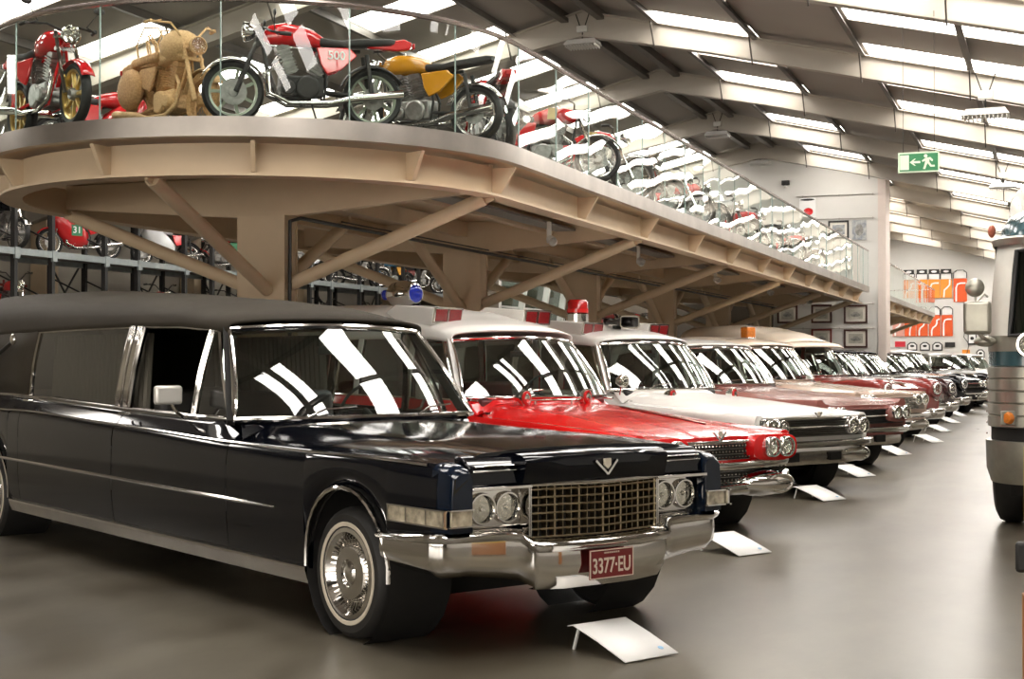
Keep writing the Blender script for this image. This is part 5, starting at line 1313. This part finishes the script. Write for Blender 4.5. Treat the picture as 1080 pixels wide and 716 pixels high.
rows_ = [(22.64, BLACKP, None, 'black motorcycle at the left end of the upper rack shelf', {}),
         (25.0, REDM, REDM, 'red racing motorcycle numbered 31 on the upper rack shelf', dict(number='31')),
         (28.16, WHT, WHT, 'white sports motorcycle with black and red bodywork on the upper rack shelf', dict(side=REDM, tailm=WHT)),
         (30.7, REDM, None, 'red and green motorcycle on the upper rack shelf beside the first column', dict(side=GREENP)),
         (34.8, WHT, None, 'white wheeled motorcycle on the upper rack shelf right of the first column', {}),
         (38.0, BLACKP, None, 'black motorcycle on the upper rack shelf left of the blue one', {}),
         (40.3, BLUEP, None, 'blue and yellow trials motorcycle on the upper rack shelf', dict(side=YELP)),
         (42.3, BLACKP, None, 'dark red and black motorcycle at the right end of the upper rack shelf', dict(side=MAROONP))]
for i, (y, mm, fa, lab, kw) in enumerate(rows_):
    a = R([-20, 243, 250, 205, 240, 30, 250, 30][i])
    f, r_ = face(-19.4, y, a); k = dict(label=lab, tank=mm, side=kw.get('side', mm), fairing=fa, group=None, scale=.98, guard=mm if mm != BLACKP else CHROME, mag=(i == 2)); k.update(kw); place(f, r_, 3.70, **k)
low = [(22.84, REDM, 'red motorcycle with chrome bars at the left of the lower rack shelf'), (27.8, REDM, 'high-barred motorcycle on the lower rack shelf below the white sports one'), (30.7, YELP, 'yellow tanked motorcycle on the lower rack shelf beside the first column'), (35.6, BLACKP, 'black motorcycle on the lower rack shelf right of the first column'), (38.6, BLACKP, 'black motorcycle on the lower rack shelf below the blue one'), (41.8, SILVERP, 'silver motorcycle on the lower rack shelf at the right end')]
for y, mm, lab in low:
    f, r_ = face(-19.4, y, R(-30)); place(f, r_, 2.12, label=lab, tank=mm, bars='high', scale=1.0)
for k, y in enumerate([25.2, 30.9, 36.6, 42.3]):
    q = MB(); q.box((-20.75, y+.35, 2.6), (.42, .40, 5.2)); o = q.build('wall_column', BEAMP, smooth=0); tag(o, 'pale wall column behind the motorcycle rack, '+['nearest the camera', 'second along', 'third along', 'last before the white cross wall'][k], 'column', 'wall columns behind the rack')
    q = MB(); q.box((-20.50, y-.20, 3.0), (.16, .06, 6.0))
q = MB()
for z in (2.85, 3.10): q.tube([(-20.45, 20.5, z), (-20.45, 24.6, z)], .03, 6)
for y in (23.9, 24.5): q.tube([(-20.45, y, 2.0), (-20.45, y, 3.2)], .025, 6)
tag(q.build('sprinkler_pipe', REDPIPE), 'red fire pipework low on the plank wall behind the rack', 'pipe')

# glazed stair screen and a second line of stored motorcycles behind the columns
gs = thing('glass_screen', 'green tinted glazed screen with slanting white bars behind the second column', 'glass screen', (-13.2, 36.2, 0), R(90))
q = MB(); q.box((0, 0, 2.2), (5.0, .03, 4.0)); q.build('screen_glass', glass('green_glass', (.50, .60, .56)), gs, smooth=0)
q = MB()
for x in (-2.5, -.8, .9, 2.5): q.box((x, -.03, 2.2), (.06, .06, 4.0))
q.box((0, -.03, 4.2), (5.0, .06, .08)); q.box((0, -.03, 2.9), (5.0, .05, .05)); q.build('screen_frame', WHITEW, gs, smooth=0)
q = MB()
for a, b in (((-2.3, .3), (-.7, 3.9)), ((-.6, .3), (1.1, 3.9)), ((.9, .4), (2.4, 3.6))): q.bar((a[0], -.10, a[1]), (b[0], -.10, b[1]), .10, .16, (0, 1, 0))
q.build('slanting_bar', WHITEW, gs, smooth=0)
for i, (y, lab) in enumerate([(35.5, 'nearest the glazed screen'), (38.0, 'second from the glazed screen'), (40.3, 'third from the glazed screen'), (42.4, 'nearest the white cross wall')]):
    f, r_ = face(-11.6, y, R(-40)); place(f, r_, 1.9, label='dark motorcycle with chrome engine on a stand between the columns, '+lab, tank=[BLACKP, MAROONP, REDM, SILVERP][i], mag=True)
q = MB(); q.box((-11.6, 39.0, 1.86), (1.8, 9.4, .07)); st_ = q.build('display_plinth', RACKP, smooth=0); tag(st_, 'dark raised shelf carrying motorcycles between the columns', 'shelf')
q = MB()
for x in (-12.4, -10.8):
    for y in (34.5, 39, 43.5): q.box((x, y, .92), (.08, .08, 1.84))
q.build('shelf_leg', RACKP, st_, smooth=0)

# ---------------------------------------------------------------- bus
BSILV = mat('bus_silver', (.36, .345, .29), .32, .7, noise=.15, nscale=5, bump=.08, bscale=8)
BWHITE = mat('bus_white', (.66, .64, .58), .3, .2, .4, noise=.04)
BTEAL = mat('bus_slate_blue', (.035, .075, .085), .2, 0, .7, noise=.1)
bus = thing('coach', 'silver fluted vintage coach with slate blue bands, parked at the right edge', 'bus', (.60, 13.20, 0), R(-95))
def bsec(z0, z1, w, xf, rad=.55, n=7, back=-9.0):
    pts = [(back, -w), (-rad+xf, -w)]
    pts += [(xf-rad+rad*math.sin(PI/2*i/n)*1.0, -w+.42*(1-math.cos(PI/2*i/n))) for i in range(1, n+1)]
    pts += [(xf+.06, 0)]
    full = pts+[(x, -y) for x, y in pts[-2::-1]]
    return full
def bshell(levels, name, m_, parent=bus, cap=False, smooth=40):
    rows = [[(x, y, z) for x, y in bsec(0, 0, w, xf)] for z, w, xf in levels]
    q = MB().grid(rows)
    q.add(rows[-1], [tuple(range(len(rows[-1])))])
    return q.build(name, m_, parent, smooth=smooth)
bshell([(.42, 1.20, -.02), (.55, 1.235, .02), (.80, 1.24, .03)], 'bumper', BSILV)
bshell([(.80, 1.20, -.04), (.92, 1.20, -.04)], 'bumper_recess', DARK)
flu = []
z = .92
while z < 1.47:
    flu += [(z, 1.212, -.008), (z+.008, 1.225, .005), (z+.098, 1.225, .005), (z+.106, 1.212, -.008)]; z += .11
bshell(flu, 'fluted_panel', BSILV, smooth=20)
bshell([(1.47, 1.215, -.0), (1.60, 1.215, -.0)], 'blue_band', BTEAL)
bshell([(1.60, 1.22, .0), (1.74, 1.215, -.01)], 'window_sill_panel', BSILV)
bshell([(1.74, 1.16, -.16), (2.5, 1.12, -.30)], 'interior_lining', mat('bus_interior', (.02, .03, .02), .6))
# lower front window frame and corner post: shell with the windscreen opening
q = MB()
for s in (-1, 1):
    c0_ = bsec(0, 0, 1.215, -.01); 
    lv = [(1.74, 1.215, -.01), (1.9, 1.205, -.04), (2.3, 1.185, -.14), (2.5, 1.17, -.18), (2.58, 1.16, -.20)]
    rows = []
    for zz, w_, xf_ in lv:
        p = bsec(0, 0, w_, xf_); rows.append([(x, y*(-s), zz) for x, y in p[:7]])
    q.grid(rows)
rows = [[(x, y, zz) for x, y in bsec(0, 0, w_, xf_)] for zz, w_, xf_ in lv]
q.grid(rows[-2:])
fr_ = q.build('window_surround', BWHITE, bus)
q = MB(); p_ = [[(x-.01, y, zz) for x, y in bsec(0, 0, w_, xf_)[6:-6]] for zz, w_, xf_ in lv[:-1]]; q.grid(p_); wsb_ = q.build('windscreen', glass('bus_glass', (.30, .42, .28), ior=1.5), bus)
loop = p_[0]+[r__[-1] for r__ in p_[1:]]+p_[-1][::-1][1:]+[r__[0] for r__ in p_[-2:0:-1]]
MB().tube([(a+.02, b, c) for a, b, c in loop], .022, 6, closed=True).build('windscreen_gasket', RUBBER, wsb_)
q = MB(); q.tube([(-.35, -.95, 1.75), (-.45, -.93, 2.5)], .05, 8); q.build('green_pillar', mat('green_trim', (.10, .22, .06), .5), bus)
bshell([(2.56, 1.19, -.15), (2.62, 1.20, -.14), (2.64, 1.18, -.17)], 'drip_moulding', BSILV)
# domed brow
q = MB(); rows = []
for k in range(7):
    t = PI/2*k/6; rows.append([(-1.5+(x+1.5)*1.0 if x < -1.4 else lerp(x-.17, -1.5, 1-math.cos(t)), y*math.cos(t)**.5*.97 if k < 6 else y*.1, 2.64+.40*math.sin(t)) for x, y in bsec(0, 0, 1.17, 0)])
q.grid(rows); q.build('brow_dome', BTEAL, bus)
# raised upper deck
q = MB(); rows = []
for zz, w_, xo in ((2.6, 1.15, -.95), (2.8, 1.15, -1.0), (3.1, 1.12, -1.15), (3.3, 1.0, -1.35), (3.36, .7, -1.5)):
    rows.append([(-9.0, -w_, zz), (xo-.35, -w_, zz), (xo-.1, -w_+.12, zz), (xo, -w_+.38, zz), (xo, w_-.38, zz), (xo-.1, w_-.12, zz), (xo-.35, w_, zz), (-9.0, w_, zz)])
q.grid(rows); q.add(rows[-1], [tuple(range(8))]); q.add([(-9.0, -1.2, .42), (-9.0, 1.2, .42), (-9.0, 1.15, 3.1), (-9.0, -1.15, 3.1)], [(0, 1, 2, 3)]); q.build('upper_deck', BWHITE, bus)
q = MB(); q.grid([[(-.99, -.70, 2.80), (-.99, .70, 2.80)], [(-1.12, -.66, 3.10), (-1.12, .66, 3.10)]]); q.build('upper_windscreen', SIDEGLASS, bus)
for s in (-1, 1):
    q = MB()
    for i in range(5): q.prism([(-2.2-i*1.35, s*1.145, 2.70), (-3.35-i*1.35, s*1.145, 2.70), (-3.35-i*1.35, s*1.125, 3.05), (-2.2-i*1.35, s*1.125, 3.05)], (0, s*.012, 0))
    q.build('side_window', SIDEGLASS, bus, smooth=0)
    q = MB()
    for i in range(5): q.prism([(-1.3-i*1.4, s*1.215, 1.78), (-2.55-i*1.4, s*1.215, 1.78), (-2.55-i*1.4, s*1.19, 2.45), (-1.3-i*1.4, s*1.19, 2.45)], (0, s*.012, 0))
    q.build('lower_side_window', SIDEGLASS, bus, smooth=0)
q = MB()
for s in (-1, 1): q.add([(-9.0, s*1.2, 1.74), (-.6, s*1.2, 1.74), (-.6, s*1.16, 2.6), (-9.0, s*1.16, 2.6)], [(0, 1, 2, 3)])
q.build('side_panel', BWHITE, bus, smooth=0)
MB().box((-4.6, 0, .55), (8.6, 2.0, .5)).build('chassis', DARK, bus)
for x in (-.95, -7.2):
    for s in (-1, 1):
        q = MB(); q.lathe([(.28, -.13), (.42, -.14), (.48, -.11), (.50, -.06), (.50, .06), (.48, .11), (.42, .14), (.28, .13)], (x, s*1.05, .50), (0, 1, 0), 32); t = q.build('wheel', RUBBER, bus)
        q = MB(); q.lathe([(.28, -.10), (.28, .10), (.12, .06), (.10, .12), (0, .12)], (x, s*1.05, .50), (0, s, 0), 24); q.build('wheel_disc', BSILV, t)
for s in (-1, 1):
    q = MB(); q.lathe([(.055, 0), (.055, .02), (.04, .045), (0, .05)], (.0, s*.98, 1.01), (1, s*.5, 0), 20); q.build('turn_lamp', AMBER, bus)
    q = MB(); q.box((-.01, s*.97, 1.01), (.02, .18, .13), (0, 0, s*-.55)); q.build('lamp_bezel', BSILV, bus, bevel=.01)
    headlamp(bus, .03, s*.80, 1.27 if False else 1.66, .09, rimw=.03)
    q = MB(); q.ell((-.42, s*1.17, 2.70), (.05, .035, .06), 12, 8); q.build('marker_lamp', mat('faded_red_lens', (.42, .12, .07), .4), bus)
    q = MB()
    for k in range(9): q.ell((-.55, s*(1.238), .55+.1*k), (.010, .006, .010), 6, 4)
    q.build('rivet', CHROME2, bus)
# mirrors
q = MB(); q.tube([(-.15, -1.16, 1.72), (-.10, -1.16, 1.70), (-.05, -1.20, 1.72), (-.05, -1.25, 1.78)], .020, 8); q.tube([(-.35, -1.20, 2.10), (-.25, -1.22, 2.12), (-.05, -1.27, 2.02)], .010, 6); q.tube([(-.05, -1.25, 1.78), (-.05, -1.27, 2.15)], .010, 6)
q.ell((-.16, -1.2, 1.69), (.06, .10, .05), 12, 8)
mr = q.build('mirror_arm', BSILV, bus)
MB().box((-.05, -1.25, 1.90), (.07, .24, .30), (0, 0, .1)).build('mirror_head', BSILV, mr, bevel=.07, seg=4)
q = MB(); q.ell((-.05, -1.27, 2.17), (.05, .085, .085), 18, 10); q.build('round_mirror', BSILV, mr)
# second unit: yellow barrier post at the frame's right edge
ps = thing('barrier_post', 'yellow post with an orange lower sleeve at the right edge of the aisle', 'post', (-.035, 6.5, 0))
MB().tube([(0, 0, .52), (0, 0, 1.15)], .09, 16).build('post_top', mat('post_yellow', (.75, .52, .05), .4), ps)
MB().tube([(0, 0, 0), (0, 0, .52)], .10, 16).build('post_sleeve', mat('post_orange', (.36, .15, .05), .5), ps)
MB().box((-.10, -.03, .68), (.05, .06, .13)).build('post_clip', RUBBER, ps, bevel=.015)

# ---------------------------------------------------------------- camera and light
cam = bpy.data.cameras.new('camera'); cam.sensor_width = 36; cam.lens = 50; cam.clip_end = 300
co = bpy.data.objects.new('camera', cam); C.objects.link(co); co.location = (0, 0, 1.52)
co.rotation_euler = (PI/2+math.atan(22/1500), 0, R(20.87))
cam.dof.use_dof = False
bpy.context.scene.camera = co
w = bpy.data.worlds.new('world'); bpy.context.scene.world = w; w.use_nodes = True
w.node_tree.nodes['Background'].inputs[0].default_value = (.8, .85, .9, 1); w.node_tree.nodes['Background'].inputs[1].default_value = .3
sc = bpy.context.scene
sc.view_settings.view_transform = 'Standard'; sc.view_settings.look = 'None'; sc.view_settings.gamma = 1; sc.view_settings.use_curve_mapping = False
sc.view_settings.exposure = 0.15
sc.cycles.use_denoising = True
sc.cycles.max_bounces = 10; sc.cycles.diffuse_bounces = 5; sc.cycles.glossy_bounces = 4; sc.cycles.transparent_max_bounces = 24
sc.cycles.sample_clamp_indirect = 6
